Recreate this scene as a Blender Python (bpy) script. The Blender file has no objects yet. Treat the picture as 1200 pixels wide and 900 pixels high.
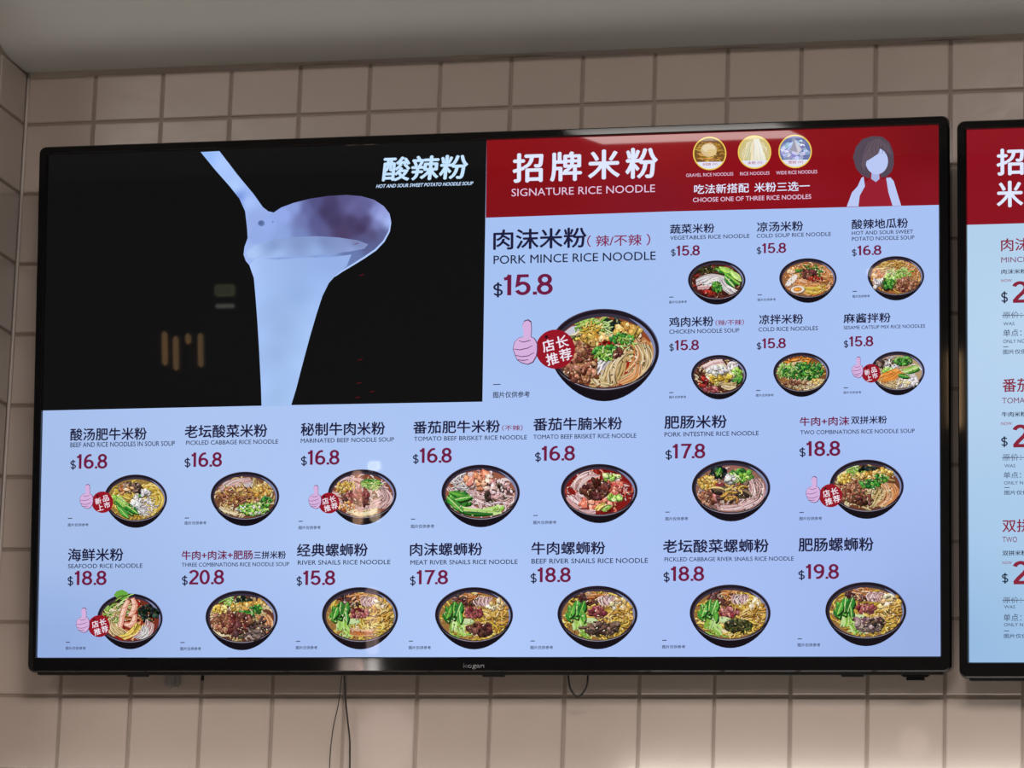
import bpy, bmesh, math, random
from mathutils import Vector, Matrix, geometry

random.seed(7)
sc = bpy.context.scene
COL = sc.collection

# ------------------------------------------------------------------ camera
FPX = 4500.0                                   # focal length in pixels of the 1200 px wide frame
R = Matrix(((0.9718, -0.23513, 0.01803), (0.2336, 0.94935, -0.21017), (0.0323, 0.20846, 0.9775)))
CAM = Vector((1.92463, -4.88168, -1.45706))
cd = bpy.data.cameras.new('camera')
cam = bpy.data.objects.new('camera', cd)
COL.objects.link(cam)
m4 = Matrix.Identity(4)
for i in range(3):
    m4[i][0] = R[i][0]; m4[i][1] = R[i][2]; m4[i][2] = -R[i][1]; m4[i][3] = CAM[i]
cam.matrix_world = m4
cd.sensor_width = 36.0
cd.lens = FPX / 1200.0 * 36.0
cd.clip_end = 60
sc.camera = cam
sc.view_settings.view_transform = 'Standard'
sc.view_settings.look = 'None'
sc.view_settings.exposure = 0.0
sc.view_settings.gamma = 1.0
sc.view_settings.use_curve_mapping = False
sc.cycles.max_bounces = 6
sc.cycles.use_adaptive_sampling = False

# ------------------------------------------------------------------ world and room lamps
w = bpy.data.worlds.new('world'); sc.world = w; w.use_nodes = True
w.node_tree.nodes['Background'].inputs[0].default_value = (0.9, 0.95, 1.0, 1)
w.node_tree.nodes['Background'].inputs[1].default_value = 0.02


def area(name, loc, rot, sx, sy, power, col, spread=180):
    l = bpy.data.lights.new(name, 'AREA'); l.shape = 'RECTANGLE'
    l.size = sx; l.size_y = sy; l.energy = power; l.color = col; l.spread = math.radians(spread)
    o = bpy.data.objects.new(name, l); COL.objects.link(o)
    o.location = loc; o.rotation_euler = [math.radians(a) for a in rot]
    return o


ROOM_Z = 0.55
area('ceiling_panel_light', (-0.50, -7.75, ROOM_Z - 0.02), (0, 0, 0), 0.7, 0.6, 13, (1.0, 0.95, 0.90))
area('ceiling_panel_light', (1.7, -3.1, ROOM_Z - 0.02), (0, 0, 0), 1.2, 1.2, 108, (1.0, 0.90, 0.86))
area('ceiling_panel_light', (-1.2, -3.1, ROOM_Z - 0.02), (0, 0, 0), 1.2, 1.2, 64, (1.0, 0.95, 0.90))
area('ceiling_panel_light', (1.7, -7.2, ROOM_Z - 0.02), (0, 0, 0), 1.2, 1.2, 84, (1.0, 0.96, 0.92))
def spot(loc, target, power, deg, col, blend=0.8):
    l = bpy.data.lights.new('added_glow_spot', 'SPOT'); l.energy = power; l.color = col
    l.spot_size = math.radians(deg); l.spot_blend = blend; l.shadow_soft_size = 0.004
    o = bpy.data.objects.new('added_glow_spot', l); COL.objects.link(o)
    o.location = loc; o.rotation_euler = (Vector(target) - Vector(loc)).to_track_quat('-Z', 'Y').to_euler()


# two narrow added spots, no shop fittings, imitating the glow mirrored in the tiles
spot((0.55, -2.6, -0.2), (0.560, 0, -0.865), 46, 2.3, (1.0, 0.88, 0.98))
spot((1.30, -2.6, -0.2), (1.260, 0, -0.865), 24, 1.1, (1.0, 0.90, 0.95))
# counter light strip hidden under the frame, washing the foot of the tiled wall
area('wall_wash_light', (1.28, -0.018, -0.918), (150, 0, 0), 0.80, 0.008, 0.20, (0.90, 0.98, 1.0))
area('wall_wash_light', (0.45, -0.018, -0.926), (150, 0, 0), 0.86, 0.008, 0.06, (0.92, 0.98, 1.0))


# ------------------------------------------------------------------ helpers
def lin(c):
    c = c / 255.0
    return c / 12.92 if c <= 0.04045 else ((c + 0.055) / 1.055) ** 2.4


def L3(c):
    return (lin(c[0]), lin(c[1]), lin(c[2]), 1.0)


def mat(name, color, rough=0.5, metallic=0.0, spec=0.5, coat=0.0, noise=None, bump=None, emit=None):
    m = bpy.data.materials.new(name); m.use_nodes = True
    nt = m.node_tree; b = nt.nodes['Principled BSDF']
    b.inputs['Base Color'].default_value = (*color, 1)
    b.inputs['Roughness'].default_value = rough
    b.inputs['Metallic'].default_value = metallic
    b.inputs['Specular IOR Level'].default_value = spec
    b.inputs['Coat Weight'].default_value = coat
    if emit:
        b.inputs['Emission Color'].default_value = (*emit[0], 1)
        b.inputs['Emission Strength'].default_value = emit[1]
    tc = nt.nodes.new('ShaderNodeTexCoord')
    if noise:
        scale, amt = noise
        n = nt.nodes.new('ShaderNodeTexNoise'); n.inputs['Scale'].default_value = scale; n.inputs['Detail'].default_value = 4
        oi = nt.nodes.new('ShaderNodeObjectInfo')
        ad = nt.nodes.new('ShaderNodeVectorMath'); ad.operation = 'ADD'
        nt.links.new(tc.outputs['Object'], ad.inputs[0]); nt.links.new(oi.outputs['Location'], ad.inputs[1])
        nt.links.new(ad.outputs[0], n.inputs['Vector'])
        mx = nt.nodes.new('ShaderNodeMix'); mx.data_type = 'RGBA'
        nt.links.new(n.outputs['Fac'], mx.inputs['Factor'])
        mx.inputs[6].default_value = (*[c * (1 - amt) for c in color], 1)
        mx.inputs[7].default_value = (*[min(1, c * (1 + amt)) for c in color], 1)
        nt.links.new(mx.outputs[2], b.inputs['Base Color'])
    if bump:
        scale, st, dist = bump
        n = nt.nodes.new('ShaderNodeTexNoise'); n.inputs['Scale'].default_value = scale; n.inputs['Detail'].default_value = 3
        nt.links.new(tc.outputs['Object'], n.inputs['Vector'])
        bp = nt.nodes.new('ShaderNodeBump'); bp.inputs['Strength'].default_value = st; bp.inputs['Distance'].default_value = dist
        nt.links.new(n.outputs['Fac'], bp.inputs['Height']); nt.links.new(bp.outputs['Normal'], b.inputs['Normal'])
    return m


M = {
    'tile': mat('glazed_tile', (0.51, 0.42, 0.36), 0.22, noise=(9, 0.07), bump=(14, 0.25, 0.004)),
    'tile_side': mat('glazed_tile_side', (0.50, 0.435, 0.385), 0.3, noise=(9, 0.07), bump=(14, 0.25, 0.004)),
    'grout': mat('grout', (0.34, 0.275, 0.23), 0.9, noise=(40, 0.12)),
    'caulk': mat('caulk', (0.50, 0.42, 0.36), 0.5, noise=(30, 0.1)),
    'silicone': mat('silicone', (0.55, 0.48, 0.43), 0.35),
    'plaster': mat('painted_plaster', (0.68, 0.695, 0.665), 0.8, noise=(3, 0.04), bump=(60, 0.08, 0.002)),
    'room_wall': mat('room_wall', (0.10, 0.085, 0.075), 0.8, noise=(2, 0.1)),
    'floor': mat('floor_tile', (0.44, 0.43, 0.41), 0.4, noise=(2, 0.1)),
    'bezel': mat('black_gloss_plastic', (0.006, 0.006, 0.0065), 0.03, spec=0.40),
    'housing': mat('black_matt_plastic', (0.012, 0.011, 0.011), 0.5),
    'logo': mat('silver_print', (0.62, 0.62, 0.66), 0.4),
    'rubber': mat('black_cable_rubber', (0.010, 0.009, 0.009), 0.45),
    'greyplastic': mat('grey_plastic', (0.33, 0.30, 0.27), 0.5),
    'steel': mat('steel', (0.10, 0.10, 0.10), 0.4, metallic=0.8),
}


def emission_mat(name, sampled):
    m = bpy.data.materials.new(name); m.use_nodes = True
    nt = m.node_tree; nt.nodes.clear()
    at_ = nt.nodes.new('ShaderNodeVertexColor'); at_.layer_name = 'Col'
    em = nt.nodes.new('ShaderNodeEmission'); out = nt.nodes.new('ShaderNodeOutputMaterial')
    nt.links.new(at_.outputs['Color'], em.inputs['Color'])
    # smooth front of the panel: mirror reflection by Fresnel on top of the light it gives off
    gl = nt.nodes.new('ShaderNodeBsdfGlossy'); gl.inputs['Roughness'].default_value = 0.013
    fr = nt.nodes.new('ShaderNodeFresnel'); fr.inputs['IOR'].default_value = 1.5
    mx = nt.nodes.new('ShaderNodeMixShader'); ad = nt.nodes.new('ShaderNodeAddShader')
    nt.links.new(fr.outputs[0], mx.inputs[0]); nt.links.new(gl.outputs[0], mx.inputs[2])
    nt.links.new(em.outputs[0], ad.inputs[0]); nt.links.new(mx.outputs[0], ad.inputs[1])
    nt.links.new(ad.outputs[0], out.inputs['Surface'])
    if not sampled:
        m.cycles.emission_sampling = 'NONE'
    return m


M['lit'] = emission_mat('display_backlight', True)
M['image'] = emission_mat('display_image', False)

def glow_mat(name, col, strength):
    m = bpy.data.materials.new(name); m.use_nodes = True
    b = m.node_tree.nodes['Principled BSDF']
    b.inputs['Base Color'].default_value = (*col, 1)
    b.inputs['Emission Color'].default_value = (*col, 1)
    b.inputs['Emission Strength'].default_value = strength
    m.cycles.emission_sampling = 'NONE'
    return m


def tag(o, label=None, cat=None, group=None, kind=None):
    if label: o['label'] = label
    if cat: o['category'] = cat
    if group: o['group'] = group
    if kind: o['kind'] = kind
    return o


def empty(name, loc, rot=(0, 0, 0)):
    o = bpy.data.objects.new(name, None); COL.objects.link(o)
    o.location = loc; o.rotation_euler = rot; o.empty_display_size = 0.05
    return o


def link(name, me, m, parent=None, loc=(0, 0, 0), smooth=False):
    if m is not None and len(me.materials) == 0:
        me.materials.append(m)
    o = bpy.data.objects.new(name, me); COL.objects.link(o)
    o.location = loc
    if parent: o.parent = parent
    if smooth:
        for p in me.polygons: p.use_smooth = True
    return o


def mesh(name, vs, fs):
    me = bpy.data.meshes.new(name); me.from_pydata(vs, [], fs); me.update()
    return me


def box_me(name, x0, x1, y0, y1, z0, z1, bevel=0.0):
    bm = bmesh.new()
    bmesh.ops.create_cube(bm, size=1)
    for v in bm.verts:
        v.co = Vector((x0 + (v.co.x + .5) * (x1 - x0), y0 + (v.co.y + .5) * (y1 - y0), z0 + (v.co.z + .5) * (z1 - z0)))
    if bevel:
        bmesh.ops.bevel(bm, geom=bm.edges[:], offset=bevel, segments=2, affect='EDGES')
    me = bpy.data.meshes.new(name); bm.to_mesh(me); bm.free()
    return me


def tube_me(name, pts, r, seg=8):
    # smooth the path with a Catmull-Rom spline, then sweep a ring along it
    P = [Vector(p) for p in pts]; path = []
    for i in range(len(P) - 1):
        p0 = P[max(i - 1, 0)]; p1 = P[i]; p2 = P[i + 1]; p3 = P[min(i + 2, len(P) - 1)]
        for k in range(6):
            t = k / 6
            path.append(0.5 * ((2 * p1) + (p2 - p0) * t + (2 * p0 - 5 * p1 + 4 * p2 - p3) * t * t + (3 * p1 - p0 - 3 * p2 + p3) * t ** 3))
    path.append(P[-1])
    vs, fs = [], []
    for i, p in enumerate(path):
        d = (path[min(i + 1, len(path) - 1)] - path[max(i - 1, 0)]).normalized()
        a = d.cross(Vector((0, 1, 0.01))).normalized(); b = d.cross(a)
        for k in range(seg):
            t = 2 * math.pi * k / seg
            vs.append(p + (a * math.cos(t) + b * math.sin(t)) * r)
    for i in range(len(path) - 1):
        for k in range(seg):
            fs.append((i * seg + k, i * seg + (k + 1) % seg, (i + 1) * seg + (k + 1) % seg, (i + 1) * seg + k))
    fs.append(tuple(range(seg))[::-1]); n = (len(path) - 1) * seg
    fs.append(tuple(range(n, n + seg)))
    return mesh(name, vs, fs)


def pixel_ray(px, py):
    return (R @ Vector(((px - 600) / FPX, 1.0, -(py - 450) / FPX))).normalized()


def on_wall(px, py, y=0.0):
    d = pixel_ray(px, py)
    return CAM + d * ((y - CAM.y) / d.y)


# ------------------------------------------------------------------ room shell
PW, PH, G = 0.1, 0.100669, 0.0045
TOP = 0.0755
TY = 0.0025                         # tile faces stand at y = -0.0 ; the grout bed lies TY behind
wall = link('wall_back', box_me('wall_back', -0.15, 4.2, TY, 0.16, -2.9, ROOM_Z), M['grout'])
tag(wall, 'back wall of square beige glazed tiles with brown grout', kind='structure')


def tile_me(name, sx, sz, bev=0.0016, depth=0.006):
    # front face at y=0 looking to -y, eased edges, four sides
    hx, hz = sx / 2, sz / 2
    vs = []
    for (x, z, y) in ((hx - bev, hz - bev, 0), (hx, hz, bev * .8), (hx, hz, depth)):
        vs += [(-x, y, -z), (x, y, -z), (x, y, z), (-x, y, z)]
    fs = [(0, 1, 2, 3)]
    for r in (0, 4):
        for k in range(4):
            a, b = r + k, r + (k + 1) % 4
            fs.append((a, a + 4, b + 4, b))
    return mesh(name, vs, fs)


full = tile_me('tile', PW - G, PH - G)
cut = tile_me('tile_cut', PW - G, TOP - G / 2 - 0.003)
rows = []
for r in range(12):
    if r == 0:
        rows.append((cut, (TOP - 0.003 + G / 2) / 2))
    else:
        rows.append((full, -(r - 0.5) * PH))
for me_ in (full, cut): me_.materials.append(M['tile'])
for c in range(18):
    for r, (me_, zc) in enumerate(rows):
        o = link('tile', me_, None, wall, (PW * (c + 0.5) + random.uniform(-.0003, .0003), random.uniform(-.0004, .0003), zc + random.uniform(-.0003, .0003)))
        o.rotation_euler = (random.uniform(-.0035, .0035), 0, random.uniform(-.0035, .0035))
# left return wall
DEP = 0.305
lw = link('wall_left', box_me('wall_left', -0.15, -TY, -DEP, TY, -2.9, ROOM_Z), M['grout'])
tag(lw, 'short left return wall of square grey-beige tiles', kind='structure')
sfull = full.copy(); sfull.materials.clear(); sfull.materials.append(M['tile_side'])
scut = cut.copy(); scut.materials.clear(); scut.materials.append(M['tile_side'])
for c in range(3):
    for r, (me_, zc) in enumerate(rows):
        o = link('tile', sfull if me_ is full else scut, None, lw, (random.uniform(-.0003, .0003), -(c + 0.5) * PW - 0.003, zc))
        o.rotation_euler = (random.uniform(-.003, .003), 0, math.radians(90) + random.uniform(-.004, .004))
# silicone bead in the corner and uneven caulk bead under the ceiling
o = link('trim_1', tube_me('corner_bead', [(0.001, -0.001, TOP), (0.0012, -0.0012, -0.4), (0.001, -0.001, -1.2)], 0.0028), M['silicone'], smooth=True)
tag(o, 'thin pale silicone bead running down the tiled corner', kind='structure')
vs, fs = [], []
N = 160
for i in range(N + 1):
    x = i * 1.8 / N
    hgt = 0.004 + 0.0025 * math.sin(i * 0.37) * math.sin(i * 0.113 + 1) + random.uniform(0, 0.001)
    if x < 0.35: hgt += 0.003
    vs += [(x, -0.0028, TOP + .001), (x, -0.0012, TOP - hgt), (x, 0.004, TOP - hgt - .0005)]
for i in range(N):
    a = i * 3; b = a + 3
    fs += [(a, a + 1, b + 1, b), (a + 1, a + 2, b + 2, b + 1)]
o = link('trim_2', mesh('ceiling_bead', vs, fs), M['caulk'], smooth=True)
tag(o, 'uneven caulk bead between the top tiles and the ceiling', kind='structure')
# ceiling: a flat soffit by the wall that curves up to the higher room ceiling
prof = [(0.16, TOP), (0.0, TOP), (-0.055, TOP + .000)]
for k in range(1, 9):
    a = math.radians(32) * k / 8
    prof.append((-0.055 - 0.14 * math.sin(a), TOP + 0.14 * (1 - math.cos(a))))
y_, z_ = prof[-1]
prof += [(y_ - (ROOM_Z - z_) / math.tan(math.radians(32)), ROOM_Z), (-9.3, ROOM_Z)]
vs, fs = [], []
for (y, z) in prof:
    vs += [(-4.2, y, z), (4.2, y, z)]
k = len(prof)
for (y, z) in prof:
    vs += [(-4.2, y, z + .06), (4.2, y, z + .06)]
for i in range(k - 1):
    a = 2 * i
    fs.append((a, a + 1, a + 3, a + 2))
    b = 2 * k + a
    fs.append((b, b + 2, b + 3, b + 1))
fs += [(0, 2 * k, 2 * k + 1, 1), (2 * k - 2, 2 * k - 1, 4 * k - 1, 4 * k - 2)]
o = link('ceiling', mesh('ceiling', vs, fs), M['plaster'], smooth=True)
tag(o, 'grey painted ceiling curving up from the tiled wall', kind='structure')
o = link('floor', box_me('floor', -4.2, 4.2, -9.3, 0.1, -3.0, -2.9), M['floor']); tag(o, 'beige shop floor', kind='structure')
o = link('wall_front', box_me('wall_front', -4.2, 4.2, -9.4, -9.3, -2.9, ROOM_Z), M['room_wall']); tag(o, 'dark far wall of the shop', kind='structure')
o = link('wall_right', box_me('wall_right', 4.2, 4.3, -9.3, 0.16, -2.9, ROOM_Z), M['room_wall']); tag(o, 'right wall of the shop', kind='structure')
o = link('trim_3', box_me('far_left_wall', -4.3, -4.2, -9.3, 0.16, -2.9, ROOM_Z), M['room_wall']); tag(o, 'far left wall of the shop', kind='structure')
o = link('trim_4', box_me('return_filler', -4.2, -0.15, -0.02, 0.16, -2.9, ROOM_Z), M['room_wall']); tag(o, 'dark wall left of the tiled return', kind='structure')


# lamps at the far side of the shop, seen only as reflections in glass, bezel and tile
def lamp(name, label, x0, x1, z0, z1, col, st, y=-9.28, depth=0.05):
    x0 -= 0.062; x1 -= 0.062; z0 -= 0.01; z1 -= 0.01
    e = empty(name, ((x0 + x1) / 2, y, z0)); tag(e, label, 'lamp', 'lamps on the far wall behind the viewer')
    hw = (x1 - x0) / 2; h = z1 - z0
    link('lamp_housing', box_me('lamp_housing', -hw - .01, hw + .01, -0.02, 0.01, -0.01, h + .01, 0.003), M['steel'], e)
    o = link('diffuser', box_me('diffuser', -hw, hw, 0.01, depth, 0, h, 0.006), glow_mat('lamp_glow', col, st), e)
    return e


lamp('wall_lamp', 'thin amber strip lamp on the far wall', -2.036, -2.006, -0.78, -0.575, (1.0, 0.62, 0.42), 6)
lamp('wall_lamp', 'thin cream strip lamp right of the amber strip on the far wall', -1.968, -1.936, -0.77, -0.63, (1.0, 0.80, 0.58), 6)
lamp('wall_lamp', 'small white block lamp above the cream strip on the far wall', -1.975, -1.93, -0.575, -0.54, (1.0, 0.98, 0.95), 6)
lamp('wall_lamp', 'dim rosy strip lamp low on the far wall', -1.99, -1.95, -1.27, -1.02, (1.0, 0.72, 0.66), 3)
lamp('wall_lamp', 'lowest wide warm lamp on the far wall', -2.09, -2.01, -1.42, -1.29, (1.0, 0.80, 0.72), 9)
lamp('wall_lamp', 'lowest narrow white lamp on the far wall', -1.985, -1.95, -1.42, -1.29, (1.0, 0.95, 0.9), 14)
lamp('wall_lamp', 'tall golden lamp near the right on the far wall', 0.245, 0.275, -0.45, -0.17, (1.0, 0.66, 0.36), 9)
lamp('wall_lamp', 'small oval warm lamp high on the far wall', -0.06, 0.05, 0.115, 0.145, (1.0, 0.86, 0.76), 4)
lamp('wall_lamp', 'dim green sign lamp on the far wall', -2.575, -2.50, 0.10, 0.145, (0.55, 0.62, 0.35), 0.9)
for xx, zz, nn in ((-2.79, -0.16, 'first'), (-2.745, -0.18, 'second'), (-2.695, -0.08, 'third'), (-2.645, -0.17, 'last')):
    lamp('wall_lamp', 'slim dim amber lamp, %s of the row of four on the far wall' % nn, xx, xx + 0.014, zz, zz + (0.04 if nn == 'third' else 0.13), (1.0, 0.66, 0.32), 1.4)
lamp('wall_lamp', 'faint long white lamp under the green sign on the far wall', -2.575, -2.50, 0.055, 0.07, (0.9, 0.9, 0.8), 1.0)

# ------------------------------------------------------------------ the television: local axes X right, Z up, -Y to the viewer
SW = 1.2145; SH = SW * 9 / 16
TILT = 0.10038
TV_O = Vector((0.69580, -0.10, -0.42341))
TV_ROT = Matrix.Rotation(TILT, 3, 'X')
UX = Vector((1, 0, 0)); UZ = TV_ROT @ Vector((0, 0, 1)); UN = TV_ROT @ Vector((0, -1, 0))


DEPTH = [0.0018]                   # how far in front of the panel the layer being laid out lies


def at(px, py):
    """photo pixel -> (x, z) on the plane of the display, in metres from its middle"""
    d = pixel_ray(px, py)
    X = CAM + d * ((TV_O + UN * DEPTH[0] - CAM).dot(UN) / d.dot(UN)) - TV_O
    return X.dot(UX), X.dot(UZ)


STEP = 2.5e-6


class Pic:
    """flat picture made of coloured polygons, each a hair in front of the one before"""
    def __init__(s, off=(0.0, 0.0)):
        s.v, s.f, s.c, s.k, s.off = [], [], [], 0, off

    def lift(s, n=1): s.k += n

    def poly(s, pts, col, px=True, cols=None):
        b = len(s.v); z = s.k * STEP
        for (x, y) in pts:
            if px: x, y = at(x, y)
            s.v.append((x - s.off[0], -z, y - s.off[1]))
        s.f.append(tuple(range(b, b + len(pts))))
        s.c.append([L3(c) for c in cols] if cols else [L3(col)] * len(pts))
        s.k += 1

    def raw(s, vs, fs, col):
        b = len(s.v); z = s.k * STEP
        for (x, y) in vs: s.v.append((x - s.off[0], -z, y - s.off[1]))
        for f in fs:
            s.f.append(tuple(b + i for i in f)); s.c.append([L3(col)] * len(f))
        s.k += 1

    def ell(s, cx, cy, rx, ry, col, n=28, rot=0.0):
        cr, sr = math.cos(rot), math.sin(rot)
        s.poly([(cx + rx * math.cos(t) * cr - ry * math.sin(t) * sr, cy + rx * math.cos(t) * sr + ry * math.sin(t) * cr)
                for t in [2 * math.pi * i / n for i in range(n)]], col)

    def ring(s, cx, cy, rx, ry, wd, col, t0=0, t1=360, n=36, wy=None, taper=False):
        vs = []; wy = wd if wy is None else wy
        for i in range(n + 1):
            u = i / n
            t = math.radians(t0 + (t1 - t0) * u); q = math.sin(math.pi * u) if taper else 1.0
            vs.append(at(cx + rx * math.cos(t), cy + ry * math.sin(t)))
            vs.append(at(cx + (rx - wd * q) * math.cos(t), cy + (ry - wy * q) * math.sin(t)))
        s.raw(vs, [(2 * i, 2 * i + 1, 2 * i + 3, 2 * i + 2) for i in range(n)], col)

    def line(s, pts, wd, col, taper=False):
        vs = []; n = len(pts)
        for i, (x, y) in enumerate(pts):
            x0, y0 = pts[max(i - 1, 0)]; x1, y1 = pts[min(i + 1, n - 1)]
            dx, dy = x1 - x0, y1 - y0; l = math.hypot(dx, dy) or 1
            q = wd / 2 * (math.sin(math.pi * (i + .6) / (n + .2)) ** .5 if taper else 1)
            vs.append(at(x - dy / l * q, y + dx / l * q)); vs.append(at(x + dy / l * q, y - dx / l * q))
        s.raw(vs, [(2 * i, 2 * i + 1, 2 * i + 3, 2 * i + 2) for i in range(n - 1)], col)

    def grad(s, outline, ctrl, step=6, power=2.4, soft=4):
        """filled outline whose colour blends between control points (x, y, rgb), for the shading inside the filmed picture"""
        P = [Vector(p) for p in outline]
        xs = [p.x for p in P]; ys = [p.y for p in P]
        pts = list(P)
        y = min(ys) + step / 2
        while y < max(ys):
            x = min(xs) + step / 2
            while x < max(xs):
                pts.append(Vector((x, y))); x += step
            y += step
        r = geometry.delaunay_2d_cdt(pts, [], [list(range(len(P)))], 1, 1e-5)
        b = len(s.v); z = s.k * STEP; cc = []
        for p in r[0]:
            x, y = at(p.x, p.y); s.v.append((x - s.off[0], -z, y - s.off[1]))
            W = 0; a = [0, 0, 0]
            for (cx, cy, c) in ctrl:
                q = 1 / ((p.x - cx) ** 2 + (p.y - cy) ** 2 + soft) ** (power / 2)
                W += q; a = [a[i] + q * c[i] for i in range(3)]
            cc.append(L3([v / W for v in a]))
        for f in r[2]:
            s.f.append(tuple(b + i for i in f)); s.c.append([cc[i] for i in f])
        s.k += 1

    def build(s, name, parent, front, m='image', label=None):
        me = mesh(name, s.v, s.f)
        ca = me.color_attributes.new('Col', 'FLOAT_COLOR', 'CORNER')
        flat = []
        for c in s.c:
            for q in c: flat.extend(q)
        # from_pydata keeps polygon and corner order
        ca.data.foreach_set('color', flat)
        o = link(name, me, M[m], parent, (0, -front, 0))
        if label: o['label'] = label
        return o


_tc = {}


def glyphs(txt, bold):
    key = txt
    if key not in _tc:
        c = bpy.data.curves.new('lettering_curve', 'FONT'); c.body = txt; c.size = 1
        c.resolution_u = 3
        o = bpy.data.objects.new('lettering_curve', c); COL.objects.link(o)
        dg = bpy.context.evaluated_depsgraph_get(); dg.update()
        ev = o.evaluated_get(dg); me = ev.to_mesh()
        vs = [(v.co.x, v.co.y) for v in me.vertices]; fs = [tuple(p.vertices) for p in me.polygons]
        ev.to_mesh_clear(); bpy.data.objects.remove(o); bpy.data.curves.remove(c)
        x0 = min(v[0] for v in vs); x1 = max(v[0] for v in vs); y0 = min(v[1] for v in vs); y1 = max(v[1] for v in vs)
        _tc[key] = ([((x - x0) / (x1 - x0), (y - y0) / (y1 - y0)) for x, y in vs], fs)
    return _tc[key]


def text(p, txt, xl, xr, yt, yb, col, bold=0.0, shear=0.0, rot=0.0):
    """xl, xr: ends of the line in the photo; yt, yb: its top and foot at the left end"""
    vs, fs = glyphs(txt, bold) if not all(ch in DIG for ch in txt) else digits(txt, 0.15 if bold > .008 else .11)
    if all(ch in DIG for ch in txt): bold = 0
    x0, z0 = at(xl, yb); z1 = at(xl, yt)[1]
    yr = yb - 0.03 * (xr - xl) * (0.9 if yb < 400 else 0.5 if yb < 560 else 0.25)
    x1 = at(xr, yr)[0]
    W, H = x1 - x0, z1 - z0
    cr, sr = math.cos(rot), math.sin(rot); out = []
    for (u, v) in vs:
        X, Z = u * W + shear * v * H, v * H
        if rot:
            X -= W / 2; Z -= H / 2; X, Z = X * cr - Z * sr + W / 2, X * sr + Z * cr + H / 2
        out.append((x0 + X, z0 + Z))
    if bold:
        n = len(out); q = bold * H; o2, f2 = [], []
        for k, (a, b) in enumerate(((-1, 0), (1, 0), (0, .8), (0, -.8))):
            o2 += [(x + a * q, z + b * q) for x, z in out]; f2 += [tuple(i + k * n for i in f) for f in fs]
        out, fs = o2, f2
    p.raw(out, fs, col)


def arc(cx, cy, rx, ry, a0, a1, n=14):
    return [(cx + rx * math.cos(math.radians(a0 + (a1 - a0) * i / n)), cy + ry * math.sin(math.radians(a0 + (a1 - a0) * i / n))) for i in range(n + 1)]


# figures drawn as strokes on a unit-high body: (advance, strokes)
DIG = {
    '0': (.60, [arc(.27, .5, .215, .435, 0, 360, 32)]),
    '1': (.43, [[(.02, .80), (.10, .815), (.18, .87), (.235, 1.0)], [(.215, 1.0), (.215, 0.0)]]),
    '2': (.60, [arc(.275, .71, .205, .225, 165, -20, 14) + [(.40, .50), (.20, .26), (.075, .065)], [(.03, .065), (.53, .065)]]),
    '5': (.60, [[(.48, .935), (.12, .935), (.07, .49)] + arc(.26, .325, .215, .26, 130, -160, 20)]),
    '6': (.60, [[(.42, .935)] + arc(.36, .47, .30, .465, 100, 175, 10) + [(.06, .33)], arc(.275, .31, .215, .245, 0, 360, 28)]),
    '7': (.56, [[(.02, .935), (.50, .935), (.32, .50), (.19, 0.0)]]),
    '8': (.60, [arc(.27, .73, .185, .205, 0, 360, 26), arc(.27, .285, .215, .225, 0, 360, 28)]),
    '9': (.60, [arc(.275, .69, .215, .245, 0, 360, 28), [(.485, .66)] + arc(.19, .53, .30, .465, -5, -80, 10) + [(.12, .065)]]),
    '.': (.17, [[(.02, .075), (.17, .075)]]),
    '$': (.62, [arc(.28, .655, .20, .19, 25, 270, 14) + arc(.28, .275, .205, .19, 90, -160, 14), [(.28, 1.0), (.28, -.08)]]),
}


def digits(txt, th):
    vs, fs = [], []; X = 0
    for ch in txt:
        adv, strokes = DIG[ch]
        for st in strokes:
            n = len(st); b = len(vs); closed = abs(st[0][0] - st[-1][0]) + abs(st[0][1] - st[-1][1]) < 1e-6
            for i, (x, y) in enumerate(st):
                x0, y0 = st[(i - 1) % (n - 1)] if closed else st[max(i - 1, 0)]
                x1, y1 = st[(i + 1) % (n - 1) if i < n - 1 else 1] if closed else st[min(i + 1, n - 1)]
                ax, ay, bx, by = x - x0, y - y0, x1 - x, y1 - y
                la, lb = math.hypot(ax, ay) or 1, math.hypot(bx, by) or 1
                if la == 1 and ax == 0 and ay == 0: ax, ay, la = bx, by, lb
                if lb == 1 and bx == 0 and by == 0: bx, by, lb = ax, ay, la
                na = (-ay / la, ax / la); nb = (-by / lb, bx / lb)
                mx_, my_ = na[0] + nb[0], na[1] + nb[1]; ml = math.hypot(mx_, my_) or 1; mx_, my_ = mx_ / ml, my_ / ml
                k = th / 2 / max(.5, mx_ * na[0] + my_ * na[1])
                vs.append((X + x + mx_ * k, y + my_ * k)); vs.append((X + x - mx_ * k, y - my_ * k))
            fs += [(b + 2 * i, b + 2 * i + 1, b + 2 * i + 3, b + 2 * i + 2) for i in range(n - 1)]
        X += adv + .012
    x0 = min(v[0] for v in vs); x1 = max(v[0] for v in vs); y0 = min(v[1] for v in vs); y1 = max(v[1] for v in vs)
    return [((x - x0) / (x1 - x0), (y - y0) / (y1 - y0)) for x, y in vs], fs


INK = (32, 30, 62); RED = (112, 28, 66); GREY = (58, 66, 92)


def rrect(x0, x1, z0, z1, r, n=6):
    pts = []
    for (cx, cz, a0) in ((x1 - r, z1 - r, 0), (x0 + r, z1 - r, 90), (x0 + r, z0 + r, 180), (x1 - r, z0 + r, 270)):
        for i in range(n + 1):
            t = math.radians(a0 + 90 * i / n)
            pts.append((cx + r * math.cos(t), cz + r * math.sin(t)))
    return pts


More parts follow.
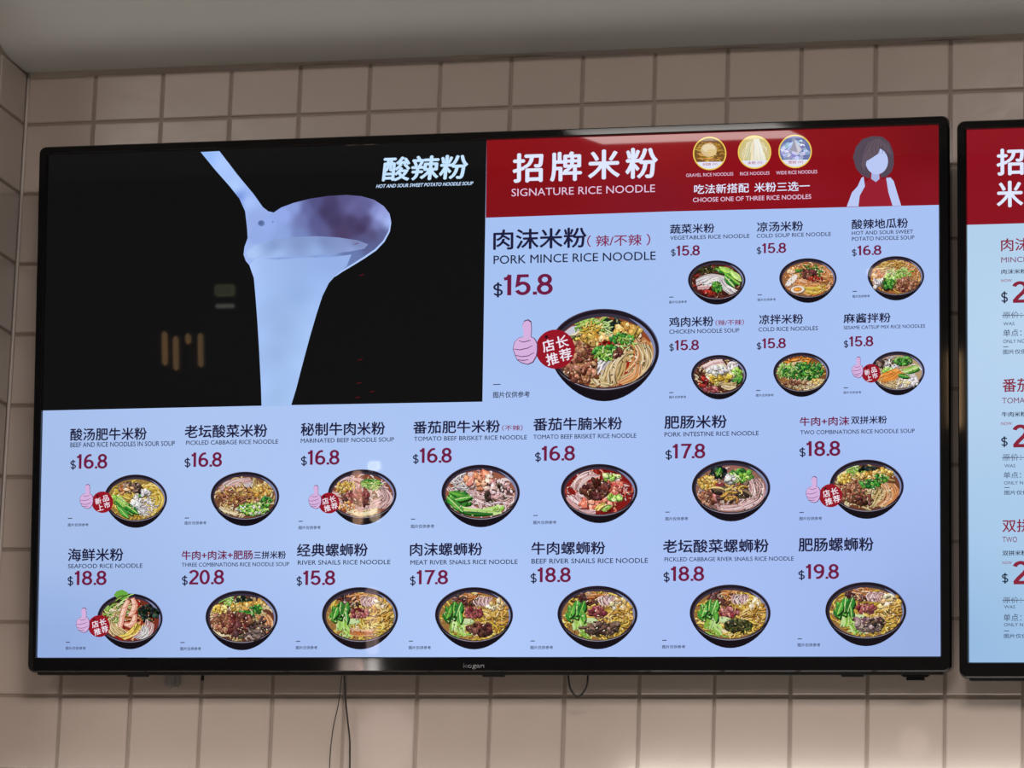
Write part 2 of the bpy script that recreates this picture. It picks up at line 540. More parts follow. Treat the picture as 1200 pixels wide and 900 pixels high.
def television(label, loc, bl, br, bt, bb):
    e = empty('television', loc, (TILT, 0, 0))
    tag(e, label, 'television', 'menu screens on the tiled wall')
    X0, X1, Z0, Z1 = -SW / 2, SW / 2, -SH / 2, SH / 2
    # bezel: swept ring of rounded rectangles (grow, y)
    loops = [((bl, br, bb, bt), 0.010, 0.022), ((bl, br, bb, bt), 0.010, 0.000), ((bl - .0006, br - .0006, bb - .0006, bt - .0006), 0.0095, -0.0035),
             ((bl - .0022, br - .0022, bb - .0025, bt - .0022), 0.008, -0.0068), ((.0040, .0040, .0030, .0040), 0.004, -0.0068), ((.0014, .0014, .0012, .0014), 0.002, -0.0068),
             ((0, 0, 0, 0), 0.001, -0.0052), ((-.0006, -.0006, -.0006, -.0006), 0.001, 0.0005)]
    vs, fs = [], []
    for (gr, r, y) in loops:
        for (x, z) in rrect(X0 - gr[0], X1 + gr[1], Z0 - gr[2], Z1 + gr[3], r): vs.append((x, y, z))
    n = len(vs) // len(loops)
    for i in range(len(loops) - 1):
        for k in range(n):
            a, b = i * n + k, i * n + (k + 1) % n
            fs.append((a, a + n, b + n, b))
    bz = link('bezel', mesh('bezel', vs, fs), M['bezel'], e)
    bm = bmesh.new(); bm.from_mesh(bz.data); bmesh.ops.recalc_face_normals(bm, faces=bm.faces[:]); bm.to_mesh(bz.data); bm.free()
    # lip under the bezel
    link('bottom_lip', box_me('bottom_lip', X0 - bl + .012, X1 + br - .012, 0.002, 0.020, Z0 - bb - .0028, Z0 - bb + .001, .0008), M['housing'], e)
    # housing: thin pan with a thicker middle
    vs, fs = [], []
    H = [((X0 - bl + .001, X1 + br - .001, Z0 - bb + .001, Z1 + bt - .001), .009, .0215), ((X0 + .01, X1 - .01, Z0 + .0, Z1 - .01), .012, .034),
         ((X0 + .14, X1 - .14, Z0 + .05, Z1 - .16), .02, .036), ((X0 + .17, X1 - .17, Z0 + .07, Z1 - .2), .02, .050)]
    for (q, r, y) in H:
        for (x, z) in rrect(*q, r): vs.append((x, y, z))
    for i in range(len(H) - 1):
        for k in range(n):
            a, b = i * n + k, i * n + (k + 1) % n
            fs.append((a, b, b + n, a + n))
    fs.append(tuple(range(n))); fs.append(tuple(range(3 * n, 4 * n))[::-1])
    link('housing', mesh('housing', vs, fs), M['housing'], e)
    # wall bracket arm behind
    link('mount', box_me('mount', -0.2, 0.2, .050, .084, -0.10, 0.10, .003), M['steel'], e)
    return e


tv = television('large menu screen with black video panel, showing noodle dishes and prices', TV_O, .0120, .0138, .0110, .0200)
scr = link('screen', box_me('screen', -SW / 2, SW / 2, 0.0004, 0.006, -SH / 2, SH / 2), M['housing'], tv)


def bg_panel(parent, ctrl, nx=30, nz=18, power=2.2):
    p = Pic(); vs = []; cc = []
    for j in range(nz + 1):
        for i in range(nx + 1):
            u, v = i / nx, j / nz
            p.v.append((-SW / 2 + u * SW, 0, SH / 2 - v * SH))
            W = 0; a = [0, 0, 0]
            for (cx, cy, c) in ctrl:
                q = 1 / ((u * 1.78 - cx * 1.78) ** 2 + (v - cy) ** 2 + .004) ** (power / 2)
                W += q; a = [a[k] + q * c[k] for k in range(3)]
            cc.append(L3([x / W for x in a]))
    for j in range(nz):
        for i in range(nx):
            a = j * (nx + 1) + i
            f = (a, a + nx + 1, a + nx + 2, a + 1); p.f.append(f); p.c.append([cc[k] for k in f])
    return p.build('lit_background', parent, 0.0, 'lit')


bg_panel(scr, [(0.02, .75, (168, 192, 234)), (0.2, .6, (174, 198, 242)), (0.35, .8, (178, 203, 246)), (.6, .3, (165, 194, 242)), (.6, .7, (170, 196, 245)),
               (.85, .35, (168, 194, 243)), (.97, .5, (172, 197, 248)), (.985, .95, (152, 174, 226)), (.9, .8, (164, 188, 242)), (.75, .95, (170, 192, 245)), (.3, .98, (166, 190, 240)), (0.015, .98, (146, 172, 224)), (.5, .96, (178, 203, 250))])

# --- filmed picture: ladle pouring noodle batter on black
p = Pic()
TLx, TLy = 54.5, 181.5
p.poly([(50, 176), (570, 160), (565, 470.6), (340, 474.6), (52, 481), (44, 481)], (17, 17, 18))
z2 = lambda q: [(200 + x / 2.647, 150 + y / 2.647) for x, y in q]
Z2 = lambda q: [(200 + x / 2.647, 150 + y / 2.647, c) for x, y, c in q]
handle = z2([(92, 74), (150, 71), (180, 110), (205, 143), (255, 203), (285, 245), (302, 258), (320, 262), (345, 300), (300, 345), (238, 345), (236, 310), (230, 258), (212, 218), (180, 178), (135, 127)])
p.grad(handle, Z2([(110, 90, (150, 186, 250)), (160, 110, (172, 202, 255)), (200, 180, (176, 206, 255)), (240, 230, (170, 196, 250)), (260, 280, (150, 172, 230)), (320, 300, (150, 172, 232)), (210, 215, (120, 150, 225))]), 4)
cup = z2([(318, 262), (342, 246), (380, 232), (430, 219), (490, 210), (545, 207), (590, 211), (630, 222), (660, 242), (678, 265), (683, 290), (678, 318), (660, 350), (635, 375), (600, 398),
          (560, 424), (530, 442), (505, 458), (488, 480), (400, 500), (262, 470), (247, 430), (232, 412), (225, 392), (228, 368), (238, 340), (260, 300)])
p.grad(cup, Z2([(262, 330, (148, 172, 230)), (250, 390, (160, 186, 242)), (300, 300, (150, 174, 236)), (350, 270, (148, 170, 234)), (385, 245, (138, 158, 220)), (350, 335, (140, 165, 222)), (400, 330, (118, 134, 190)),
                (408, 285, (112, 120, 176)), (420, 250, (98, 104, 158)), (445, 232, (84, 82, 132)), (445, 290, (88, 90, 142)), (470, 320, (92, 92, 142)), (480, 260, (66, 58, 96)), (500, 235, (70, 64, 106)), (510, 290, (68, 60, 98)),
                (530, 325, (78, 64, 102)), (540, 225, (90, 86, 136)), (560, 245, (104, 102, 156)), (585, 260, (96, 92, 144)), (560, 290, (72, 62, 100)), (590, 310, (66, 54, 90)), (605, 285, (76, 68, 110)), (612, 240, (96, 96, 148)),
                (632, 255, (136, 144, 204)), (650, 275, (160, 174, 236)), (660, 262, (150, 160, 220)), (640, 300, (120, 126, 182)), (625, 330, (84, 80, 124)), (655, 325, (92, 98, 146)), (676, 290, (170, 190, 250)), (600, 345, (88, 88, 134)),
                (620, 372, (92, 100, 148)), (570, 395, (104, 124, 178)), (480, 390, (136, 164, 220)), (400, 400, (142, 170, 224)), (500, 440, (140, 170, 224)), (400, 450, (138, 168, 222))]), 2.5, 4.0, 30)
p.grad(z2([(232, 384), (262, 362), (320, 346), (390, 337), (450, 335), (520, 339), (580, 348), (612, 360), (600, 374), (560, 382), (480, 392), (400, 398), (320, 402), (262, 404), (240, 402)]),
       Z2([(250, 390, (172, 198, 246)), (320, 365, (134, 158, 208)), (400, 352, (132, 152, 202)), (480, 350, (124, 142, 192)), (570, 356, (120, 132, 180)), (330, 395, (160, 188, 238)), (450, 385, (148, 174, 226)), (560, 374, (142, 162, 214))]), 4)
p.line(z2([(682, 292), (677, 320), (660, 351), (635, 377), (600, 401), (560, 426), (530, 444), (508, 460)]), 2.2, (176, 204, 255), True)
stream = z2([(243, 425), (262, 404), (330, 408), (420, 402), (500, 400), (560, 392), (545, 428), (512, 456), (490, 480), (470, 520), (452, 575), (430, 650), (406, 740), (388, 810), (372, 862), (281, 864), (279, 800), (274, 700), (268, 600), (262, 520), (257, 465)])
p.grad(stream, Z2([(250, 440, (176, 204, 255)), (262, 520, (170, 200, 255)), (274, 650, (168, 198, 250)), (283, 800, (170, 200, 252)), (300, 440, (158, 184, 236)), (320, 560, (152, 180, 228)), (330, 700, (150, 178, 222)), (335, 830, (156, 186, 226)),
                   (400, 420, (150, 178, 230)), (480, 410, (146, 174, 228)), (400, 520, (144, 172, 222)), (440, 560, (168, 198, 250)), (470, 500, (160, 190, 246)), (400, 640, (158, 188, 236)), (425, 640, (176, 206, 255)), (380, 760, (160, 190, 238)),
                   (400, 740, (178, 208, 255)), (375, 840, (170, 200, 250)), (520, 430, (150, 176, 232)), (350, 620, (148, 176, 220))]), 4, 2.6, 160)
p.ell(200 + 280 / 2.647, 150 + 295 / 2.647, 4, 3.6, (104, 126, 178)); p.ell(200 + 279 / 2.647, 150 + 294 / 2.647, 2.2, 2.2, (84, 104, 156))
p.ell(200 + 316 / 2.647, 150 + 291 / 2.647, 1, 1, (110, 130, 184))
for (x, y) in ((575, 358), (592, 455), (587, 718), (584, 790), (580, 835), (624, 817)):
    p.line(z2([(x - 7, y + 2), (x + 7, y - 1)]), 0.7, (110, 16, 28), True)
p.build('video_picture', scr, .0003, label='video of a white ladle pouring batter on black')

p = Pic()
text(p, '酸辣粉', 447.5, 546, 184.5, 212, (196, 226, 255), 0.032, shear=0.10)
text(p, 'HOT AND SOUR SWEET POTATO NOODLE SOUP', 440.5, 553.5, 216.2, 220.2, (196, 222, 255), 0.03, shear=0.3)
p.build('video_caption', scr, .0010, label='white brush lettering on the black video')

# --- red header
p = Pic()
red0, red1 = (126, 16, 24), (142, 20, 32)
hb = [(570, 158), (1106, 140), (1106, 239.8), (785, 247.6), (569, 255)]
p.grad(hb, [(580, 170, (134, 16, 22)), (620, 250, (128, 18, 26)), (760, 240, (128, 24, 36)), (770, 165, (142, 26, 30)), (900, 200, (140, 16, 26)), (1000, 180, (134, 16, 24)), (1095, 160, (118, 14, 22)), (1095, 230, (132, 22, 34)), (950, 235, (138, 22, 34))], 14)
p.build('header_banner', scr, .0003, label='red header strip along the top right')
WH = (222, 230, 255); PK = (226, 196, 224)
DEPTH[0] = 0.0008
for ch, a, b_, c, d in (('招', 601.5, 635.6, 180.6, 213.6), ('牌', 645.5, 681, 179, 212.2), ('米', 689.8, 725.6, 176.6, 210), ('粉', 733.8, 770, 174.4, 209)):
    p = Pic(); text(p, ch, a, b_, c, d, WH, 0.030); p.build('title_character', scr, .0008)
for q in (('SIGNATURE RICE NOODLE', 599.4, 767.6, 221.3, 230.2, PK, 0), ('GRAVEL RICE NOODLES', 804, 859.3, 203.6, 207.4, PK, 0.006), ('RICE NOODLES', 867.3, 901.8, 201.8, 205.6, PK, 0.006),
          ('WIDE RICE NOODLES', 909.5, 957.7, 200.6, 204.6, PK, 0.006), ('吃法新搭配', 813.5, 877.5, 216.5, 227.3, WH, 0.014), ('米粉三选一', 884, 948.8, 214.3, 225.2, WH, 0.014),
          ('CHOOSE ONE OF THREE RICE NOODLES', 812, 950.6, 231.8, 237, PK, 0.012)):
    p = Pic(); text(p, *q); p.build('header_lettering', scr, .0008)

rnd = random.Random(3)


def jit(c, a=12):
    d = rnd.uniform(-a, a)
    return tuple(max(0, min(255, v + d + rnd.uniform(-a / 3, a / 3))) for v in c)


# --- three round noodle pictures
for i, (cx, cy) in enumerate(((831.6, 179.8), (884.2, 178.2), (931.8, 177.4))):
    p = Pic(); r = 19.6
    p.ell(cx, cy, r, r, (236, 204, 92), 40)
    p.ell(cx, cy, r - 1.5, r - 1.5, ((120, 82, 40), (206, 190, 130), (104, 116, 168))[i], 40)
    for k in range(70):
        t = rnd.uniform(0, 6.28); q = (r - 4.5) * math.sqrt(rnd.random()); x, y = cx + q * math.cos(t), cy + q * math.sin(t) * .85 - 1
        if i == 0:
            p.line([(x - 3, y + rnd.uniform(-2, 2)), (x, y), (x + 3, y + rnd.uniform(-2, 2))], 1.1, jit((190, 140, 64), 40), True)
        elif i == 1:
            p.line([(cx + (x - cx) * .3 - 1, cy - 12), (x, y), (x + (x - cx) * .12, y + 6)], 1.2, jit((224, 214, 176), 22), True)
        else:
            p.poly([(x - 3, y - 1), (x + 1, y - 2.4), (x + 3.4, y + .6), (x - 1, y + 2)], jit((176, 186, 222), 48))
    if i == 0:
        p.ell(cx - 1, cy - 4, 9.5, 8, (214, 188, 140)); p.ell(cx - 1, cy - 6, 7.5, 5, (232, 214, 176)); p.ell(cx + 2, cy - 1, 6, 4, (224, 196, 140))
    if i == 1:
        for k in range(9): p.line([(cx - 1 + k * .7, cy - 15), (cx + k * 1.1, cy - 4), (cx - 1 + k * 1.7, cy + 10)], 1.2, jit((234, 232, 220), 14))
    if i == 2:
        p.poly([(cx - 1, cy - 14), (cx + 8, cy - 2), (cx + 3, cy + 3), (cx - 6, cy - 1)], (206, 204, 214)); p.poly([(cx - 1, cy - 14), (cx + 3, cy + 1), (cx - 6, cy - 1)], (160, 156, 176))
    b = [(cx + (r - 1.5) * math.cos(math.radians(a)), cy + (r - 1.5) * math.sin(math.radians(a))) for a in range(32, 149, 6)]
    p.poly(b, (226, 228, 246))
    text(p, ('砂粒粉', '米粉', '宽粉')[i], cx - 8, cx + 1.5, cy + 11.2, cy + 14.6, (176, 60, 84), 0.01)
    text(p, '(V)', cx + 3.5, cx + 9, cy + 11.2, cy + 14.4, (176, 60, 84), 0.01)
    p.build('noodle_picture', scr, .0007)

# --- plain drawn bust at the right end of the header (generic stand-in, no features)
p = Pic()
zz = lambda q: [(980 + x / 8.18, 140 + y / 8.18) for x, y in q]
SK = (186, 200, 244); HR = (84, 72, 86)
p.poly(zz([(160, 360), (190, 260), (250, 190), (340, 160), (440, 165), (510, 220), (548, 320), (552, 430), (530, 500), (480, 550), (400, 560), (300, 560), (240, 530), (190, 470)]), HR)
p.poly(zz([(330, 500), (420, 500), (430, 570), (520, 560), (550, 600), (580, 700), (622, 826), (215, 838), (225, 740), (250, 620), (320, 570)]), (150, 32, 48))
p.poly(zz([(478, 560), (520, 556), (550, 590), (580, 690), (622, 826), (540, 828), (500, 700)]), SK)
p.poly(zz([(262, 548), (240, 560), (205, 640), (150, 700), (100, 836), (212, 834), (225, 730), (275, 640)]), SK)
p.poly(zz([(340, 490), (410, 490), (415, 570), (380, 600), (335, 570)]), (170, 180, 226))
p.ell(*zz([(388, 400)])[0], 13.2, 15.4, SK, 32)
p.poly(zz([(262, 330), (300, 220), (400, 180), (500, 240), (530, 340), (470, 300), (430, 250), (400, 330), (340, 370), (290, 400), (270, 500), (240, 440)]), (98, 84, 96))
for k in range(7):
    p.line(zz([(330 + k * 22, 185 + abs(k - 3) * 8), (270 + k * 36, 260), (230 + k * 44 if k < 2 else 290 + k * 30, 330)]), 0.5, (64, 54, 68), True)
p.build('drawn_figure', scr, .0007, label='plain drawing of a brown-haired person on the red header')

# ------------------------------------------------------------------ dish pictures
PAL = {
    'noodle': [(222, 204, 162), (206, 182, 132), (232, 218, 186), (190, 160, 108)],
    'white': [(226, 222, 220), (206, 198, 200), (238, 236, 236), (188, 180, 186)],
    'yellow': [(224, 194, 90), (206, 170, 66), (236, 214, 128), (186, 146, 52)],
    'pink': [(220, 190, 190), (206, 166, 166), (234, 212, 212), (196, 150, 148)],
    'orange': [(206, 136, 78), (224, 166, 112), (190, 112, 58), (232, 190, 150)],
    'mince': [(142, 88, 66), (118, 68, 50), (166, 110, 84), (96, 54, 42), (178, 128, 100)],
    'meat': [(104, 56, 50), (84, 42, 40), (128, 76, 64), (66, 34, 34)],
    'beef': [(112, 86, 76), (88, 66, 60), (140, 112, 98), (62, 46, 44)],
    'gut': [(146, 122, 120), (120, 98, 98), (168, 146, 140), (96, 76, 78)],
    'green': [(66, 140, 52), (42, 112, 44), (100, 166, 64), (30, 86, 40)],
    'lime': [(150, 196, 84), (176, 212, 116), (128, 176, 66), (196, 222, 150)],
    'dark': [(26, 44, 36), (18, 32, 30), (40, 62, 48), (30, 34, 34)],
    'pickle': [(70, 74, 36), (50, 54, 28), (92, 92, 48), (38, 42, 26)],
    'chick': [(206, 166, 86), (186, 142, 62), (224, 190, 118), (166, 122, 52)],
    'nut': [(136, 62, 66), (112, 44, 52), (158, 88, 88), (176, 116, 110)],
    'tofu': [(214, 172, 90), (196, 146, 66), (228, 196, 128), (176, 128, 56)],
    'shrimp': [(224, 146, 118), (236, 176, 154), (206, 118, 92), (240, 204, 190)],
    'tomato': [(214, 112, 92), (196, 88, 72), (230, 146, 126), (178, 66, 58)],
    'mush': [(70, 50, 50), (46, 32, 36), (104, 82, 78), (150, 126, 122)],
    'carrot': [(218, 124, 36), (232, 148, 60), (196, 100, 28), (240, 170, 90)],
    'chili': [(150, 30, 26), (122, 20, 22), (178, 54, 40), (90, 16, 18)],
}


class Bowl:
    def __init__(s, x0, y0, x1, y1, broth):
        s.p = Pic(); p = s.p
        W, H = x1 - x0, y1 - y0
        s.cx, s.cy = (x0 + x1) / 2, y0 + 0.445 * H
        s.rx, s.ry = W / 2, 0.445 * H
        cx, cy, rx, ry = s.cx, s.cy, s.rx, s.ry
        body = []
        for i in range(25):
            t = math.pi * i / 24
            q = math.sin(t)
            body.append((cx + rx * math.cos(t) * (1 - .10 * q * q), cy + (y1 - cy) * q ** 1.12))
        body.append((cx - rx, cy)); body.reverse()
        p.poly([(cx - rx, cy)] + body[1:], (20, 15, 22))
        p.ell(cx, cy, rx, ry, (30, 24, 34), 44)
        p.ring(cx, cy, rx, ry, rx * .022, (92, 92, 124), -75, 20, taper=True)          # sheen on the rim, right
        p.ring(cx, cy, rx * .975, ry * .97, rx * .02, (150, 142, 156), 30, 150, 40, taper=True)
        p.ring(cx, cy, rx, ry, rx * .02, (74, 58, 70), 170, 300, taper=True)
        s.ix, s.iy, s.ic = rx * .935, ry * .91, cy + ry * .02
        p.ell(cx, s.ic, s.ix, s.iy, (58, 50, 66), 44)
        p.ring(cx, s.ic, s.ix, s.iy, rx * .07, (128, 134, 172), -62, 25, taper=True)
        s.ix, s.iy, s.ic = rx * .895, ry * .86, cy + ry * .055
        p.ell(cx, s.ic, s.ix, s.iy, broth, 40)

    def q(s, x, y, lim=.99):
        r = math.hypot(x, y)
        if r > lim: x, y = x * lim / r, y * lim / r
        return s.cx + x * s.ix, s.ic + y * s.iy

    def n(s, x0, y0, x1, y1, bend, width, n, pal, w=.045):
        dx, dy = x1 - x0, y1 - y0; l = math.hypot(dx, dy); nx, ny = -dy / l, dx / l
        P = PAL[pal]
        base = []
        for k in range(9):
            u = k / 8; b = bend * math.sin(math.pi * u); base.append((x0 + dx * u + nx * b, y0 + dy * u + ny * b))
        e1 = [s.q(x + nx * width * .47, y + ny * width * .47, .97) for x, y in base]; e2 = [s.q(x - nx * width * .47, y - ny * width * .47, .97) for x, y in base]
        b0 = len(s.p.v); s.p.raw([at(*q) for pr in zip(e1, e2) for q in pr], [(2 * i, 2 * i + 1, 2 * i + 3, 2 * i + 2) for i in range(8)], tuple(v * .62 for v in P[3]))
        for i in range(n):
            o = (i + .5) / n - .5; o2 = o * rnd.uniform(.8, 1.25); ph = rnd.uniform(0, 6); am = rnd.uniform(.01, .03)
            pts = [s.q(x + nx * (width * (o + (o2 - o) * k / 8) + am * math.sin(ph + k * .8)), y + ny * (width * (o + (o2 - o) * k / 8) + am * math.sin(ph + k * .8))) for k, (x, y) in enumerate(base)]
            s.p.line(pts, w * s.ix * rnd.uniform(.7, 1.15), jit(P[rnd.randrange(len(P))], 12), True)

    def b(s, cx, cy, rx, ry, n, size, pal, asp=.75, hi=True):
        P = PAL[pal]; k0 = s.p.k; n = int(n * 1.9); size *= .88
        for i in range(n):
            s.p.k = k0 + 3 * (i % 14)
            t = rnd.uniform(0, 6.283); r = math.sqrt(rnd.random())
            X, Y = s.q(cx + rx * r * math.cos(t), cy + ry * r * math.sin(t), .97)
            a = size * s.ix * rnd.choice((.55, .75, .9, 1.1, 1.35)); rot = rnd.uniform(0, 3.14); c = jit(P[rnd.randrange(len(P))], 20)
            sh = []
            for k in range(8):
                q = 2 * math.pi * k / 8; rr = rnd.uniform(.66, 1.2)
                sh.append((a * math.cos(q) * rr, a * asp * math.sin(q) * rr))
            cr, sr = math.cos(rot), math.sin(rot)
            sh = [(x * cr - y * sr, x * sr + y * cr) for x, y in sh]
            s.p.poly([(X + x * 1.12 + a * .12, Y + y * 1.12 + a * .2) for x, y in sh], tuple(v * .48 for v in c))
            s.p.poly([(X + x, Y + y) for x, y in sh], c)
            if hi: s.p.poly([(X + x * .42 - a * .2, Y + y * .42 - a * .25) for x, y in sh], tuple(min(255, v * 1.22 + 14) for v in c))
        s.p.k = k0 + 3 * min(n, 14)

    def c(s, cx, cy, rx, ry, n, ln, w, pal):
        P = PAL[pal]; k0 = s.p.k; n = int(n * 1.5)
        for i in range(n):
            s.p.k = k0 + 2 * (i % 16)
            t = rnd.uniform(0, 6.283); r = math.sqrt(rnd.random()); x, y = cx + rx * r * math.cos(t), cy + ry * r * math.sin(t)
            a = rnd.uniform(0, 6.28); k = rnd.uniform(-2.2, 2.2); pts = []
            for j in range(6):
                pts.append(s.q(x, y, .98)); x += ln / 5 * math.cos(a); y += ln / 5 * math.sin(a); a += k / 5
            c = jit(P[rnd.randrange(len(P))], 12)
            s.p.line([(X + .25 * w * s.ix, Y + .5 * w * s.ix) for X, Y in pts], w * s.ix * 1.1, tuple(v * .45 for v in c), True)
            s.p.line(pts, w * s.ix, c, True)
        s.p.k = k0 + 2 * min(n, 16)

    def l(s, x0, y0, x1, y1, wd, pal='green', stem=None):
        P = PAL[pal]; dx, dy = x1 - x0, y1 - y0; L = math.hypot(dx, dy); nx, ny = -dy / L, dx / L
        a, b = [], []
        for k in range(9):
            u = k / 8; h = wd / 2 * math.sin(math.pi * (u * .9 + .05)) * rnd.uniform(.9, 1.12)
            x, y = x0 + dx * u, y0 + dy * u
            a.append(s.q(x + nx * h, y + ny * h, .98)); b.append(s.q(x - nx * h, y - ny * h, .98))
        c = jit(P[rnd.randrange(2)], 8)
        s.p.poly([(x + .03 * s.ix, y + .05 * s.ix) for x, y in a + b[::-1]], tuple(v * .4 for v in c))
        s.p.poly(a + b[::-1], c)
        mid = [s.q(x0 + dx * k / 8, y0 + dy * k / 8, .98) for k in range(9)]
        s.p.line([((m[0] + q[0]) / 2, (m[1] + q[1]) / 2) for m, q in zip(mid, a)], wd * .22 * s.ix, tuple(min(255, v * 1.25) for v in c), True)
        s.p.line(mid, (.03 if stem is None else stem) * s.ix, PAL['lime'][rnd.randrange(4)], True)

    def d(s, cx, cy, rx, ry, col, rot=0):
        X, Y = s.q(cx, cy); n = 20; cr, sr = math.cos(rot), math.sin(rot); pts = []
        for i in range(n):
            t = 6.283 * i / n; x, y = rx * math.cos(t), ry * math.sin(t)
            pts.append(s.q(cx + x * cr - y * sr, cy + x * sr + y * cr, .98))
        s.p.poly(pts, col)

    def e(s, x, y, r, rot=0):
        s.d(x + .02, y + .04, r * 1.05, r * .82, (120, 90, 70), rot); s.d(x, y, r, r * .78, (226, 216, 206), rot)
        s.d(x, y, r * .62, r * .5, (206, 120, 30), rot); s.d(x - .02, y - .02, r * .36, r * .3, (238, 164, 60), rot)

    # ---- groups
    def fill(s, *pals):
        for q in pals: s.c(0, 0, .93, .93, 60 // len(pals), .34, .045, q)

    def speckle(s):
        k0 = s.p.k
        for i in range(150):
            s.p.k = k0 + i % 6
            t = rnd.uniform(0, 6.283); r = .95 * math.sqrt(rnd.random()); X, Y = s.q(r * math.cos(t), r * math.sin(t)); a = rnd.uniform(.012, .030) * s.ix; q = rnd.uniform(0, 3)
            c = rnd.choice(((50, 26, 20), (84, 40, 28), (110, 60, 40), (236, 222, 196), (206, 170, 120), (60, 90, 40)))
            s.p.poly([(X + a * 1.6 * math.cos(q), Y + a * 1.6 * math.sin(q)), (X - a * .6 * math.sin(q), Y + a * .6 * math.cos(q)), (X - a * 1.3 * math.cos(q), Y - a * 1.3 * math.sin(q)), (X + a * .6 * math.sin(q), Y - a * .6 * math.cos(q))], jit(c, 14))
        s.p.k = k0 + 7

    def bokchoy(s, x, y, ang, ln=.7, n=4, dark=True):
        for i in range(n):
            a = ang + (i - (n - 1) / 2) * .2
            ex, ey = x + ln * math.cos(a), y + ln * math.sin(a)
            mx_, my_ = x + ln * .5 * math.cos(a), y + ln * .5 * math.sin(a)
            s.n(mx_, my_, ex, ey, .03, .11, 3, 'lime', .05)
            s.l(mx_ + .06 * math.cos(a), my_ + .06 * math.sin(a), x - .12 * math.cos(a) + rnd.uniform(-.05, .05), y - .12 * math.sin(a), .26, 'green', .04)

    def noodlebed(s, pal='noodle', n=26, broth=None):
        s.fill(pal); k0 = s.p.k
        for i in range(n * 2):
            s.p.k = k0 + 5 * (i % 5)
            a = rnd.uniform(0, 3.14); x = rnd.uniform(-.7, .7); y = rnd.uniform(-.7, .7)
            s.n(x - .35 * math.cos(a), y - .35 * math.sin(a), x + .35 * math.cos(a), y + .35 * math.sin(a), rnd.uniform(-.2, .2), .14, 4, pal, .035)


def big_bowl(b):
    b.noodlebed('noodle', 8)
    b.d(-.55, -.45, .35, .3, (196, 198, 214))
    b.b(.12, -.78, .26, .16, 26, .06, 'dark'); b.c(.12, -.78, .24, .14, 16, .14, .025, 'dark')
    b.c(-.25, -.75, .3, .16, 46, .22, .028, 'lime'); b.c(-.2, -.66, .24, .1, 20, .18, .03, 'yellow')
    b.b(-.55, -.32, .2, .12, 14, .055, 'pickle'); b.b(-.48, -.3, .2, .1, 8, .05, 'yellow')
    # noodles fanning to the lower right
    b.d(.35, .6, .55, .35, (150, 36, 22))
    b.n(.62, -.42, .62, .55, -.22, .42, 12, 'orange', .032)
    b.n(.78, -.25, .38, .82, -.30, .36, 12, 'noodle', .03)
    b.n(.30, -.12, .02, .92, -.04, .46, 15, 'noodle', .034)
    b.n(.12, .02, -.25, .55, .02, .34, 11, 'white', .034)
    b.n(.42, .05, .18, .90, .12, .2, 7, 'noodle', .034)
    b.n(-.22, .50, .12, .94, .16, .16, 6, 'noodle', .03); b.n(.70, .30, .35, .90, -.12, .2, 7, 'orange', .028)
    b.b(-.50, .25, .36, .55, 150, .058, 'mince', .7); b.b(-.34, -.12, .2, .2, 26, .055, 'mince')
    b.b(-.45, .62, .3, .22, 40, .06, 'mince')
    b.b(-.25, -.38, .2, .12, 16, .072, 'chick', .95); b.b(.0, -.30, .26, .1, 14, .07, 'chick', .95); b.b(.5, -.62, .28, .18, 26, .07, 'chick', .95)
    b.b(.06, -.25, .16, .08, 14, .045, 'chili')
    b.b(.36, -.38, .24, .16, 46, .042, 'green'); b.c(.42, -.3, .22, .16, 18, .12, .022, 'lime')
    b.b(.06, .0, .26, .17, 60, .06, 'green', .6); b.c(.0, .05, .22, .12, 22, .12, .028, 'lime'); b.b(.28, .02, .08, .12, 10, .05, 'meat')


def sheen_bits(b, pal, x, y, rx, ry, n=20): b.b(x, y, rx, ry, n, .05, pal)


